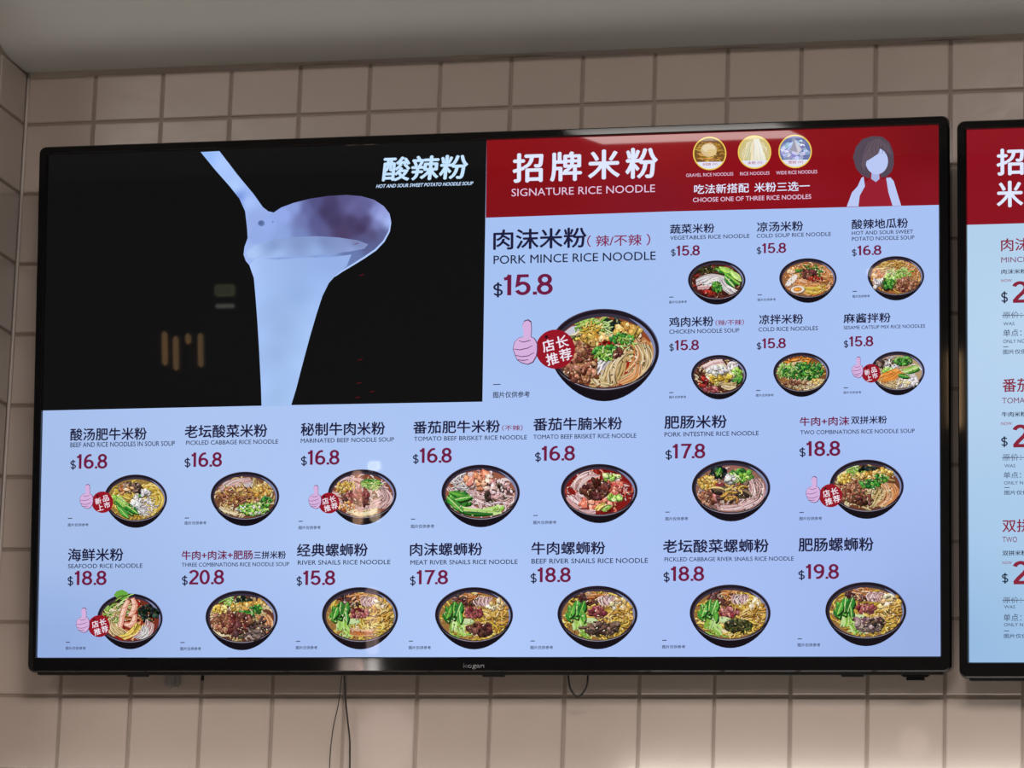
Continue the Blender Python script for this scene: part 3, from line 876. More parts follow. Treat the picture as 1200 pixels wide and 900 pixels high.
def snail(b, top):
    b.noodlebed('yellow', 8)
    b.b(-.22, -.72, .34, .2, 26, .08, 'mush'); b.c(-.3, -.6, .28, .2, 14, .28, .035, 'meat'); b.c(-.02, -.82, .25, .1, 12, .25, .04, 'orange')
    b.n(.30, -.82, .30, -.42, .08, .42, 12, 'pink', .03); b.n(.45, -.78, .5, -.4, .08, .2, 6, 'pink', .03)
    b.b(.68, -.38, .26, .3, 20, .10, 'tofu', .6); b.b(.62, -.5, .25, .2, 8, .1, 'noodle', .6)
    b.c(.62, .12, .30, .42, 34, .26, .05, 'tofu'); b.c(.5, .45, .3, .25, 14, .26, .04, 'yellow')
    b.n(-.40, .42, .25, .62, .12, .40, 13, 'noodle', .035); b.c(.0, .62, .42, .18, 18, .3, .035, 'yellow')
    b.c(-.35, .75, .25, .12, 8, .2, .03, 'lime')
    b.b(-.02, -.14, .25, .19, 30, .075, 'nut', .7)
    b.d(-.18, .23, .2, .13, (150, 176, 110)); b.d(-.2, .2, .18, .11, (196, 214, 160))
    b.n(-.62, .0, -.58, .6, -.03, .26, 4, 'lime', .08); b.n(-.40, .0, -.30, .62, .03, .16, 3, 'lime', .07); b.n(-.45, .5, -.25, .85, .0, .12, 3, 'lime', .06)
    b.l(-.55, .15, -.80, -.42, .26); b.l(-.60, .0, -.55, -.62, .28); b.l(-.50, .0, -.36, -.60, .24); b.l(-.72, .25, -.86, -.15, .2); b.l(-.78, .1, -.66, -.4, .2)
    b.l(-.38, .3, -.42, -.25, .16)
    if top == 'meat': b.b(.17, .52, .34, .24, 40, .085, 'meat', .8)
    if top == 'beef': b.b(.1, .50, .42, .26, 26, .13, 'beef', .45); b.c(.1, .5, .4, .22, 12, .3, .06, 'beef')
    if top == 'pickle': b.b(.22, .46, .38, .25, 70, .06, 'pickle'); b.c(.2, .5, .4, .2, 20, .14, .03, 'pickle')
    if top == 'gut': b.b(.08, .50, .38, .26, 24, .12, 'gut', .7); b.b(.3, .34, .2, .12, 8, .1, 'beef', .6)
    if top == 'plain': b.n(-.3, .6, .4, .68, .06, .3, 9, 'orange', .03)


def recipe(b, k):
    if k == 'sour_beef':
        b.noodlebed('yellow', 8); b.n(.75, -.5, .65, .6, -.2, .34, 9, 'yellow', .045); b.n(.2, .85, .75, .35, -.1, .2, 6, 'yellow', .04)
        b.b(.0, .28, .3, .38, 20, .13, 'white', .7); b.c(.35, .32, .3, .4, 34, .26, .028, 'white')
        b.l(.1, -.15, .5, -.5, .2); b.b(.3, -.4, .2, .16, 8, .12, 'white', .6)
        b.b(-.2, -.58, .38, .22, 26, .12, 'beef', .5); b.b(-.3, -.5, .3, .2, 8, .09, 'orange', .5)
        b.b(-.66, .0, .18, .25, 14, .1, 'lime'); b.l(-.7, .0, -.1, .75, .34, 'green', .05); b.l(-.5, .1, .1, .7, .3, 'green', .05); b.l(-.65, .3, -.25, .9, .24); b.n(-.66, -.1, -.3, .3, 0, .2, 4, 'lime', .07)
    elif k == 'cabbage':
        b.noodlebed('noodle', 8); b.d(-.25, -.6, .5, .25, (190, 180, 186)); b.n(-.8, -.35, .2, -.85, -.1, .3, 7, 'pink', .04)
        b.b(-.2, -.05, .7, .45, 90, .075, 'mince', .6); b.c(-.15, .0, .65, .42, 70, .25, .04, 'tofu'); b.c(-.2, .05, .6, .42, 30, .25, .04, 'mince')
        b.b(.55, -.3, .3, .3, 30, .07, 'chick'); b.b(.28, .58, .5, .28, 90, .06, 'green'); b.b(.3, .55, .5, .28, 30, .05, 'lime'); b.b(.2, .6, .5, .2, 12, .045, 'white'); b.b(.68, .2, .18, .2, 24, .06, 'green')
    elif k == 'marinated':
        b.noodlebed('pink', 8); b.n(.6, -.3, .5, .6, -.2, .5, 12, 'pink', .04); b.n(-.5, .72, .5, .72, .12, .3, 9, 'noodle', .04); b.n(.7, .1, -.2, .6, -.1, .3, 9, 'pink', .035)
        b.c(-.55, -.4, .3, .26, 40, .15, .035, 'yellow'); b.b(-.6, -.35, .26, .2, 26, .05, 'chick'); b.b(-.2, .1, .42, .32, 34, .12, 'meat', .6); b.b(-.15, .05, .4, .3, 14, .10, 'nut', .6)
        b.b(.28, -.55, .34, .22, 60, .055, 'green'); b.c(.28, -.5, .32, .2, 30, .14, .03, 'lime'); b.b(-.5, .5, .25, .2, 20, .06, 'orange')
    elif k == 'tomato_fat':
        b.noodlebed('pink', 8); b.c(-.5, -.45, .3, .28, 40, .3, .028, 'white'); b.n(-.2, .1, .3, .3, 0, .3, 8, 'pink', .03)
        b.b(.0, -.55, .4, .28, 22, .15, 'shrimp', .7); b.b(.3, .0, .3, .25, 12, .14, 'pink', .7); b.b(.5, -.1, .36, .4, 46, .10, 'mush', .6); b.b(.5, -.2, .4, .35, 16, .09, 'pink', .6)
        b.c(.75, .3, .15, .35, 14, .3, .04, 'pink'); b.b(-.62, .18, .34, .26, 30, .12, 'green', .6); b.l(-.9, -.1, -.3, .15, .22); b.l(-.8, .25, -.25, .1, .24)
        b.n(-.85, .45, .55, .55, .18, .14, 3, 'lime', .08); b.n(-.75, .6, .6, .72, .12, .16, 4, 'lime', .08); b.n(-.6, .75, .35, .85, .05, .12, 3, 'green', .06); b.l(-.95, .1, -.5, .75, .24)
        b.b(.5, .6, .2, .1, 8, .07, 'lime')
    elif k == 'tomato_brisket':
        b.d(0, 0, .98, .98, (128, 26, 24)); b.fill('pink', 'chili', 'tomato'); b.n(-.7, -.1, -.1, -.8, -.15, .34, 9, 'pink', .045); b.n(-.9, .2, -.5, .7, 0, .3, 8, 'pink', .05); b.n(-.6, .0, -.3, .3, .1, .3, 7, 'pink', .05); b.n(.45, -.7, .75, -.2, .1, .25, 7, 'pink', .04)
        b.b(.4, -.2, .3, .3, 14, .12, 'tomato'); b.b(-.15, .5, .5, .18, 16, .12, 'tomato'); b.n(-.6, .85, -.1, .9, .05, .2, 5, 'pink', .04)
        b.b(-.12, -.1, .36, .4, 32, .13, 'meat', .6); b.b(.35, -.65, .25, .12, 10, .08, 'lime'); b.b(.42, .25, .18, .12, 10, .08, 'lime'); b.n(-.1, .8, .15, .5, 0, .14, 4, 'yellow', .05); b.n(.1, .85, .35, .6, 0, .14, 4, 'lime', .04)
    elif k == 'gut_soup':
        b.d(0, 0, .98, .98, (150, 100, 88)); b.fill('pink', 'gut'); b.n(.55, -.5, .3, .85, -.3, .5, 14, 'pink', .035); b.n(-.4, .8, .7, .45, .15, .24, 8, 'pink', .03); b.n(.75, -.3, .8, .3, -.05, .3, 8, 'pink', .035)
        b.b(-.35, -.7, .25, .2, 24, .08, 'dark'); b.l(-.3, -.9, -.4, -.55, .2); b.b(-.65, -.25, .28, .26, 54, .065, 'chick', .95)
        b.b(-.6, .35, .34, .3, 70, .045, 'mince'); b.b(-.1, .1, .42, .32, 22, .13, 'nut', .5); b.c(.05, .08, .34, .3, 24, .36, .075, 'beef'); b.c(.05, .05, .3, .3, 12, .34, .05, 'tofu')
        b.b(.25, -.55, .34, .24, 46, .08, 'green', .7); b.b(.2, -.5, .3, .18, 16, .06, 'lime'); b.b(-.02, -.4, .15, .1, 6, .1, 'white')
    elif k in ('two', 'three'):
        b.noodlebed('noodle', 8); b.n(.62, -.2, .45, .85, -.25, .5, 15, 'orange', .035); b.n(.4, .0, .05, .85, -.05, .3, 9, 'noodle', .035)
        if k == 'three': b.c(.35, .45, .4, .36, 40, .3, .06, 'beef'); b.c(.3, .6, .36, .2, 20, .28, .05, 'gut')
        b.b(-.5, .15, .42, .5, 120, .06, 'mince'); b.b(-.1, .5, .3, .26, 24, .09, 'meat', .7); b.c(-.35, -.75, .3, .16, 26, .2, .035, 'lime'); b.b(.05, -.8, .26, .12, 20, .07, 'dark')
        b.b(-.65, -.4, .2, .2, 20, .06, 'yellow'); b.b(.0, -.5, .36, .16, 34, .065, 'chick', .95); b.b(.5, -.65, .28, .16, 20, .06, 'chick', .95); b.b(.1, -.15, .3, .16, 46, .06, 'green'); b.b(.45, -.4, .22, .2, 30, .05, 'green')
        if k == 'three': b.b(-.05, .05, .34, .26, 20, .11, 'meat', .7)
    elif k == 'seafood':
        b.d(0, 0, .98, .98, (120, 48, 36)); b.fill('orange', 'chili'); b.b(.62, -.3, .3, .4, 34, .08, 'dark'); b.n(.7, .1, .1, .8, -.2, .36, 11, 'pink', .035); b.n(.5, .3, .3, .9, -.1, .3, 8, 'white', .035)
        b.n(.3, .2, -.3, .85, -.12, .3, 9, 'yellow', .045); b.n(-.6, -.1, -.3, .7, .12, .5, 14, 'noodle', .04); b.c(-.5, -.35, .35, .3, 50, .3, .035, 'lime'); b.c(-.35, -.75, .3, .3, 24, .3, .06, 'pickle'); b.c(-.4, -.3, .3, .3, 20, .2, .04, 'noodle')
    elif k == 'veg':
        b.d(0, 0, .98, .98, (70, 34, 26)); b.fill('chili', 'meat'); b.b(-.3, .5, .4, .3, 30, .1, 'chili'); b.c(-.45, -.7, .4, .16, 26, .2, .05, 'pickle'); b.n(-.8, .1, .5, .0, -.25, .4, 13, 'white', .04); b.n(-.5, .3, .2, -.1, -.1, .4, 10, 'white', .04); b.n(.2, -.1, .7, .7, .1, .36, 11, 'white', .035)
        b.n(-.75, .4, -.3, .35, 0, .2, 5, 'pink', .05); b.b(.0, .35, .2, .3, 44, .06, 'green'); b.l(-.05, -.75, .5, -.5, .34, 'green', .06); b.l(.1, -.85, .75, -.35, .34, 'lime', .06); b.l(.3, -.5, .9, .2, .36, 'green', .06); b.l(.3, -.3, .7, .35, .28, 'green', .06); b.l(.55, -.6, .95, .0, .28, 'lime', .06)
    elif k == 'cold_soup':
        b.noodlebed('orange', 10); b.n(-.2, .55, .7, .35, .25, .4, 12, 'yellow', .045); b.n(.7, -.6, .6, .3, -.15, .3, 8, 'orange', .04); b.c(.65, .1, .3, .5, 20, .3, .05, 'orange'); b.b(-.5, -.4, .3, .3, 20, .09, 'orange')
        b.c(.1, -.5, .45, .22, 30, .26, .04, 'green'); b.b(.05, -.35, .3, .24, 26, .11, 'meat', .7); b.b(.3, .0, .3, .14, 24, .05, 'chili'); b.d(-.62, .1, .14, .42, (170, 120, 90), .55); b.d(-.64, .08, .13, .4, (230, 222, 216), .55); b.e(-.4, .6, .27, -.2)
    elif k == 'sweet_potato':
        b.d(0, 0, .98, .98, (158, 96, 52)); b.fill('orange', 'tofu'); b.c(.0, -.55, .7, .36, 80, .3, .035, 'tofu'); b.c(.6, -.3, .3, .4, 30, .3, .035, 'orange'); b.b(-.75, -.1, .2, .4, 24, .08, 'orange'); b.n(-.75, .5, -.2, -.3, .08, .34, 8, 'noodle', .05); b.b(-.6, .3, .3, .3, 12, .12, 'white', .5)
        b.b(.0, .0, .4, .24, 40, .08, 'lime'); b.c(.2, -.3, .4, .16, 24, .2, .04, 'lime'); b.b(-.3, .45, .26, .3, 50, .08, 'pickle'); b.b(-.28, .4, .24, .26, 22, .07, 'green'); b.b(.42, .42, .42, .42, 130, .058, 'mince')
    elif k == 'chicken':
        b.d(0, 0, .98, .98, (86, 44, 34)); b.fill('noodle', 'meat'); b.n(-.6, -.4, .2, -.8, -.1, .4, 10, 'pink', .05); b.b(.5, -.6, .3, .22, 12, .12, 'white', .6); b.b(.7, -.1, .2, .3, 14, .1, 'lime'); b.l(.6, .5, .9, .05, .26); b.b(.65, .3, .14, .2, 10, .09, 'green')
        b.b(.0, -.05, .52, .5, 40, .15, 'noodle', .5); b.b(.05, .1, .42, .4, 24, .14, 'yellow', .5); b.n(.1, .5, .7, .55, .1, .4, 10, 'noodle', .04); b.b(-.1, -.35, .4, .2, 14, .14, 'white', .45); b.b(-.3, .8, .3, .12, 14, .1, 'nut'); b.b(-.65, .35, .14, .3, 14, .1, 'chili')
    elif k == 'cold_mix':
        b.d(0, 0, .98, .98, (120, 76, 40)); b.fill('noodle', 'tofu'); b.c(.0, -.75, .6, .16, 20, .3, .05, 'carrot'); b.n(-.9, .0, .1, -.6, -.1, .34, 8, 'noodle', .045); b.c(-.6, -.2, .4, .3, 24, .35, .05, 'lime'); b.c(.2, .6, .6, .3, 60, .32, .035, 'noodle'); b.c(-.3, .6, .5, .2, 20, .3, .035, 'mince')
        b.b(.05, -.05, .85, .36, 90, .095, 'green', .55); b.b(.3, -.4, .55, .28, 46, .09, 'green', .55); b.c(.0, .0, .7, .4, 16, .2, .03, 'lime'); b.b(.6, .5, .25, .15, 16, .06, 'tofu')
    elif k == 'sesame':
        b.d(0, 0, .98, .98, (176, 150, 116)); b.fill('noodle', 'white'); b.n(.2, .55, .8, .3, -.1, .5, 12, 'white', .05); b.b(.4, .6, .45, .3, 26, .09, 'white'); b.b(.1, .65, .5, .25, 30, .05, 'noodle'); b.b(-.5, -.5, .4, .3, 26, .1, 'mush'); b.b(-.3, -.4, .3, .2, 10, .08, 'white')
        b.b(.2, -.65, .4, .22, 50, .08, 'green', .7); b.b(-.35, -.1, .3, .16, 14, .08, 'lime'); b.n(-.75, .5, .1, -.1, -.05, .4, 12, 'carrot', .04); b.n(-.6, .6, .2, .0, .05, .24, 7, 'carrot', .035)
        b.n(.2, -.05, .85, -.35, .05, .26, 5, 'lime', .07); b.n(.4, .1, .9, -.2, .05, .16, 3, 'green', .05); b.l(.0, .15, .5, .3, .26)


def badge(cx, cy, r, thumb, words):
    DEPTH[0] = 0.0042
    p = Pic()
    tx, ty = thumb; k = r / 23.0
    p.ell(cx, cy, r, r, (150, 22, 38), 36)
    # thumbs-up drawing
    OUT = (92, 60, 96); FL = (214, 176, 222)
    def T(q): return [(tx + x * k, ty + y * k) for x, y in q]
    hand = [(-13.5, 5), (-12, -3), (-7, -8), (-2, -9), (-1.5, -15), (-3, -22), (-1, -27), (3.5, -28.5), (7, -26), (7.5, -18), (7, -9), (11, -7), (14, -1), (14, 7), (13, 13), (9, 20), (3, 22.5), (-4, 20.5), (-9, 17), (-11.5, 11)]
    p.poly(T([(x * 1.07 + .3, y * 1.05) for x, y in hand]), OUT); p.poly(T(hand), FL)
    for q in ([(-7, -5), (-2, -3), (4, -4.5), (7, -5.5)], [(-13, 5), (-6, 6), (3, 4), (9, 1)], [(-12, 12), (-4, 14), (4, 13), (11, 9)], [(-8, 17.5), (-2, 18.5), (4, 17.5)]):
        p.line(T(q), 1.0 * max(k, .55), OUT, True)
    WHT = (236, 226, 240)
    a, b = words[:2], words[2:]
    s = r * .60
    if words == '店长推荐':
        rot = .22
        for ch, ox, oy in ((a[0], -.36, -.18), (a[1], .34, -.38), (b[0], -.16, .50), (b[1], .52, .28)):
            text(p, ch, cx + ox * r - s / 2, cx + ox * r + s / 2, cy + oy * r - s / 2, cy + oy * r + s / 2, WHT, .022, rot=rot)
    else:
        rot = .22; s = r * .56
        for ch, ox, oy in ((a[0], -.40, -.10), (a[1], .30, -.36), (b[0], -.22, .50), (b[1], .42, .26)):
            text(p, ch, cx + ox * r - s / 2, cx + ox * r + s / 2, cy + oy * r - s / 2, cy + oy * r + s / 2, WHT, .022, rot=rot)
    p.ell(cx - .45 * r, cy - .62 * r, .08 * r + .3, .08 * r + .3, (60, 14, 26))
    p.build('badge', scr, .0040)


# (bowl box, recipe, broth, badge)
B = [
    ((121.7, 556, 195.5, 618.5), 'sour_beef', (150, 120, 60), (120, 588.5, 12.6, (101, 583.5), '新品上市')),
    ((246.5, 552.7, 327, 616.5), 'cabbage', (120, 78, 52), None),
    ((384, 550, 464.5, 615), 'marinated', (130, 70, 52), (385.5, 589.5, 12.2, (368.7, 584), '店长推荐')),
    ((517, 544.4, 609, 617.8), 'tomato_fat', (150, 90, 70), None),
    ((657, 543.6, 747, 613), 'tomato_brisket', (120, 30, 26), None),
    ((810.5, 539, 902.6, 611), 'gut_soup', (140, 96, 80), None),
    ((972, 538.5, 1059, 608), 'two', (110, 60, 40), (973.3, 580.8, 13.6, (952.5, 575.5), '店长推荐')),
    ((113.5, 695.5, 190.3, 760.8), 'seafood', (120, 48, 36), (116, 733.8, 12.8, (96.7, 728.5), '店长推荐')),
    ((240.5, 692, 325.3, 762), 'three', (100, 56, 40), None),
    ((377, 688, 466.3, 761), 'plain', (150, 110, 60), None),
    ((509.5, 688, 601, 761), 'meat', (150, 110, 60), None),
    ((653, 686.4, 747, 760.8), 'beef', (150, 110, 60), None),
    ((808, 685, 903, 759.5), 'pickle', (150, 110, 60), None),
    ((967, 682, 1062.2, 757.2), 'gut', (150, 110, 60), None),
    ((806, 305, 873.5, 356.8), 'veg', (70, 34, 26), None),
    ((913, 302.5, 980.3, 354.8), 'cold_soup', (150, 100, 60), None),
    ((1016.5, 300, 1083, 352), 'sweet_potato', (150, 96, 52), None),
    ((809.8, 415.8, 875, 468), 'chicken', (86, 44, 34), None),
    ((906, 413, 972, 465), 'cold_mix', (120, 76, 40), None),
    ((1020, 411.6, 1083.6, 463.2), 'sesame', (176, 150, 116), (1020.7, 437.4, 11, (1004.5, 432), '新品上市')),
    ((643, 361.8, 772.3, 470.2), 'big', (140, 70, 40), (650.7, 409.2, 23, (615, 404), '店长推荐')),
]
for box, rec, broth, bd in B:
    DEPTH[0] = 0.0016
    b = Bowl(*box, broth)
    if rec == 'big': big_bowl(b)
    elif rec in ('plain', 'meat', 'beef', 'pickle', 'gut'): snail(b, rec)
    else: recipe(b, rec)
    b.speckle()
    if rec == 'seafood':                     # garnish and prawns rising above the rim
        p = b.p
        p.poly([(133, 697), (137, 692.5), (143, 691), (149, 694), (151, 699), (146, 703), (138, 702)], (104, 168, 62))
        for i in range(26):
            x = rnd.uniform(131, 158); y = rnd.uniform(697, 712)
            p.line([(x - 4, y + 3), (x, y), (x + 4, y - 1)], 1.3, jit(PAL[('lime', 'pickle', 'noodle')[i % 3]][rnd.randrange(4)], 14), True)
        for (pts) in ([(141, 735), (143, 722), (146, 712), (150, 703)], [(152, 722), (156, 716), (158, 708), (155, 701)], [(146, 731), (152, 733), (157, 728), (158, 720)]):
            p.line(pts, 7.5, (150, 88, 70), True); p.line(pts, 6.4, (224, 162, 138), True); p.line([(x - 1, y) for x, y in pts], 3, (240, 206, 188), True)
            for (x, y) in pts: p.line([(x - 2.6, y + 1), (x + 2.6, y - 1)], .7, (196, 100, 76))
    if b.p.k * STEP > .0035: print('DEEP', rec, b.p.k)
    b.p.build('dish_picture', scr, .0003)
    if bd: badge(*bd)

# ------------------------------------------------------------------ menu lettering
FOOT = '图片仅供参考'
E_ = [  # zh pieces, english pieces, $ box, price box, footnote box, dash y
    ([('酸汤肥牛米粉', 82.4, 171.6, 502.3, 516.5, 0)], [('BEEF AND RICE NOODLES IN SOUR SOUP', 82.4, 204.9, 518.6, 524.2)], (82.2, 88.9, 538.8, 550.6), ('16.8', 89.6, 125.6, 532, 549.6), (79.6, 103.6, 613.4, 617), 607.4),
    ([('老坛酸菜米粉', 216.5, 312.9, 498.4, 513.4, 0)], [('PICKLED CABBAGE RICE NOODLE', 218, 325.8, 516.5, 521.5)], (216, 223.2, 536.4, 548.4), ('16.8', 223.9, 260, 530, 547.5), (216.5, 241.8, 611.1, 614.9), 606.9),
    ([('秘制牛肉米粉', 352.5, 450.9, 495.8, 510.8, 0)], [('MARINATED BEEF NOODLE SOUP', 352.5, 461.7, 514, 519)], (352.5, 359.7, 534.2, 546.4), ('16.8', 360.4, 397.7, 527.3, 545), (349.9, 375.7, 616.4, 620.4), 610.8),
    ([('番茄肥牛米粉', 484.2, 585.7, 493.8, 508.2, 0), ('（不辣）', 588.3, 612.4, 498.4, 504.9, 2)], [('TOMATO BEEF BRISKET RICE NOODLE', 485, 617.5, 511.8, 516.8)], (483.7, 490.7, 532, 544), ('16.8', 491.5, 529.4, 524.8, 542.8), (481.6, 508.8, 614.8, 619), 608.2),
    ([('番茄牛腩米粉', 625, 728.8, 490.1, 504.8, 0)], [('TOMATO BEEF BRISKET RICE NOODLE', 625, 745.6, 509.6, 514.7)], (626.8, 634, 529.6, 541.8), ('16.8', 634.5, 673.8, 522.4, 540.3), (625, 652, 610.4, 614.4), 604),
    ([('肥肠米粉', 778.7, 851.5, 487.4, 502.5, 0)], [('PORK INTESTINE RICE NOODLE', 778.7, 889, 506.6, 511.8)], (779.7, 787.5, 527, 539.3), ('17.8', 788, 826.5, 519.9, 537.7), (779.7, 806.3, 606, 610), 600),
    ([('牛肉+肉沫', 937.3, 995.2, 489, 499.2, 1), ('双拼米粉', 997.3, 1039.2, 487.8, 497, 0)], [('TWO COMBINATIONS RICE NOODLE SOUP', 937.9, 1072, 504.4, 509.2)], (936.8, 944, 524.3, 536), ('18.8', 944.8, 984.8, 516.7, 534.8), (936.8, 963.2, 605.8, 609.7), 600.4),
    ([('海鲜米粉', 79.6, 144.2, 643, 657.7, 0)], [('SEAFOOD RICE NOODLE', 79.6, 166.9, 661, 666)], (79, 85.8, 675, 687.2), ('18.8', 87, 124.8, 668.6, 685.9), (77, 100.3, 757.9, 761.5), 752.5),
    ([('牛肉+肉沫+肥肠', 212.9, 296, 645.6, 656, 1), ('三拼米粉', 297.4, 334.8, 646, 655, 0)], [('THREE COMBINATIONS RICE NOODLE SOUP', 212.9, 338.7, 659.6, 664.2)], (212.9, 219.9, 674.3, 686.6), ('20.8', 221.2, 262.5, 667.8, 685.1), (211.3, 235.4, 758.3, 762.2), 752.8),
    ([('经典螺蛳粉', 348, 430.7, 637.4, 652.2, 0)], [('RIVER SNAILS RICE NOODLE', 348.9, 457.4, 656.7, 662)], (347.3, 354, 675, 687.2), ('15.8', 354.9, 392.8, 668.3, 685.9), (346.8, 371.8, 757, 761), 751.5),
    ([('肉沫螺蛳粉', 480.6, 565, 636.6, 651.4, 0)], [('MEAT RIVER SNAILS RICE NOODLE', 481, 606.4, 656.5, 661.8)], (480.3, 487, 674.5, 686.8), ('17.8', 488, 525, 667.8, 685.1), (479, 504.9, 757, 761), 751.2),
    ([('牛肉螺蛳粉', 622.9, 709, 635.3, 650, 0)], [('BEEF RIVER SNAILS RICE NOODLE', 622.9, 759.3, 654.9, 660.6)], (621.6, 628.9, 671.3, 684), ('18.8', 629.6, 668.9, 664.7, 682.5), (621.6, 648, 756.8, 760.8), 751),
    ([('老坛酸菜螺蛳粉', 777.1, 900.6, 632.7, 648, 0)], [('PICKLED CABBAGE RIVER SNAILS RICE NOODLE', 778.7, 930.1, 653.2, 658)], (777.4, 784.9, 670, 682.8), ('18.8', 785.9, 825.2, 663.4, 681.2), (776.1, 803, 756, 760), 750.2),
    ([('肥肠螺蛳粉', 936, 1023.5, 630.5, 646.2, 0)], [], (935.5, 943.2, 668, 680), ('19.8', 944.2, 983.2, 660.8, 678.7), (934.7, 961.3, 753.8, 757.8), 748.5),
    ([('蔬菜米粉', 785.3, 837, 263.2, 274, 0)], [('VEGETABLES RICE NOODLE', 785.3, 878.3, 276.6, 281.2)], (786.2, 791.8, 291.6, 300.8), ('15.8', 792.5, 820.2, 287.7, 300), (784.2, 804.9, 352.6, 355.7), 348),
    ([('凉汤米粉', 887.2, 941, 260.4, 271.8, 0)], [('COLD SOUP RICE NOODLE', 886.7, 973.8, 274.2, 278.8)], (886.7, 892.3, 289.2, 298.4), ('15.8', 893, 921.3, 284.9, 297), (887.8, 909, 349.8, 352.9), 345.5),
    ([('酸辣地瓜粉', 998.3, 1064, 257.3, 268.6, 0)], [('HOT AND SOUR SWEET', 998.3, 1070, 271, 275.4), ('POTATO NOODLE SOUP', 998.3, 1071.5, 277.8, 282.4)], (998.3, 1004, 291.6, 300.8), ('16.8', 1004.7, 1033, 287.7, 299.4), (999.2, 1019.3, 345.8, 349), 341.3),
    ([('鸡肉米粉', 784.2, 835.9, 371.8, 383.2, 0), ('（辣/不辣）', 838.5, 871.8, 375, 381.6, 2)], [('CHICKEN NOODLE SOUP', 784.2, 866.3, 386.4, 391.2)], (784.2, 789.8, 402.4, 412), ('15.8', 790.6, 819.1, 398.5, 410.8), (784.2, 804, 463.9, 467), 460),
    ([('凉拌米粉', 889.7, 941, 369, 380.2, 0)], [('COLD RICE NOODLES', 888.9, 958.4, 383.7, 388.5)], (886.7, 892.3, 401, 410.2), ('15.8', 893, 921, 396.3, 408.6), (886, 906.5, 461.8, 464.9), 457.4),
    ([('麻酱拌粉', 988.6, 1043.6, 367.6, 378.7, 0)], [('SESAME CATSUP MIX RICE NOODLES', 988.6, 1084, 382, 386)], (988.8, 994.2, 398.6, 408), ('15.8', 995, 1023.5, 394, 406.3), (988.6, 1009.2, 458.6, 461.5), 454.4),
    ([('肉沫米粉', 578.4, 687, 269.6, 292.6, 0), ('（ 辣/不辣 ）', 688, 762, 276, 289.4, 2)], [('PORK MINCE RICE NOODLE', 578.4, 768.3, 299.6, 309.5)], (577.9, 589.2, 331, 348.6), ('15.8', 590, 647.7, 321.6, 346.6), (577.9, 620.8, 459.2, 466.3), 450.4),
]
DEPTH[0] = 0.0043
for zh, en, dl, pr, ft, dy in E_:
    p = Pic()
    for (t, a, b_, c, d, k) in zh:
        text(p, t, a, b_, c, d, INK if k == 0 else RED if k == 1 else (132, 44, 84), 0.024 if k < 2 else 0.012)
    for (t, a, b_, c, d) in en:
        text(p, t, a, b_, c, d, (34, 38, 66), 0.010)
    p.build('dish_name', scr, .0042)
    p = Pic()
    text(p, '$', *dl, INK, 0.006); text(p, *pr, RED, 0.014)
    p.build('price', scr, .0042)
    p = Pic()
    text(p, FOOT, *ft, GREY, 0.02)
    wd = 5 if ft[1] - ft[0] < 30 else 8.5
    p.poly([(ft[0], dy + .7), (ft[0] + wd, dy + .6), (ft[0] + wd, dy - .4), (ft[0], dy - .3)], GREY)
    p.build('footnote', scr, .0042)

# small maker's mark on the lower bezel
p = Pic()
text(p, 'kogan', 543.6, 568, 777.2, 784.6, (160, 160, 170), -0.004)
lg = p.build('logo', tv, .0074, 'image', 'small silver lettering on the lower bezel')
lg.data.materials.clear(); lg.data.materials.append(M['logo'])
# receiver pod and slots under the television
x, z = at(1071, 789)
o = link('receiver', box_me('receiver', x - .0225, x + .0225, .004, .020, z - .0085, z + .004, .004), M['bezel'], tv)
for v in o.data.vertices:                      # narrower at the foot
    if v.co.z < z - .003: v.co.x = x + (v.co.x - x) * .62
for px_ in (157, 575, 997):
    x, z = at(px_, 790)
    link('foot_slot', box_me('foot_slot', x - .014, x + .014, .006, .018, z - .0030, z + .002, .0006), M['housing'], tv)

# ------------------------------------------------------------------ second television, cut by the right edge of the frame
DEPTH[0] = 0.0
d0 = at(1132.6, 151.2); TV2 = TV_O + UX * (d0[0] + SW / 2) + UZ * (d0[1] - SH / 2 - .0008)
tv2 = television('second menu screen at the right edge, paler blue with large red prices', TV2, .0122, .0138, .0110, .0200)
scr2 = link('screen', box_me('screen', -SW / 2, SW / 2, 0.0004, 0.006, -SH / 2, SH / 2), M['housing'], tv2)
bg_panel(scr2, [(0.01, .1, (178, 208, 234)), (0.01, .5, (180, 208, 238)), (.05, .4, (186, 214, 240)), (.05, .75, (172, 204, 236)), (0.01, .95, (146, 184, 224)), (.05, .9, (160, 196, 228)), (.6, .5, (186, 214, 240))])
OFF = tuple((TV2 - TV_O).dot(a) for a in (UX, UZ))
DEPTH[0] = 0.0008
zb = at(1150, 263)[1] - OFF[1]
p2 = Pic(); p2.v = [(-SW / 2, 0, zb), (SW / 2, 0, zb), (SW / 2, 0, SH / 2), (-SW / 2, 0, SH / 2)]; p2.f = [(0, 1, 2, 3)]; p2.c = [[L3((138, 20, 32))] * 4]
p2.build('header_banner', scr2, .0003, label='red header strip')
for ch, a, b_, c, d in (('招', 1168.8, 1199.3, 175.2, 205.2), ('米', 1168.8, 1198.4, 213, 242.6)):
    p = Pic(OFF); text(p, ch, a, b_, c, d, WH, 0.030); p.build('header_lettering', scr2, .0010)
DEPTH[0] = 0.0043
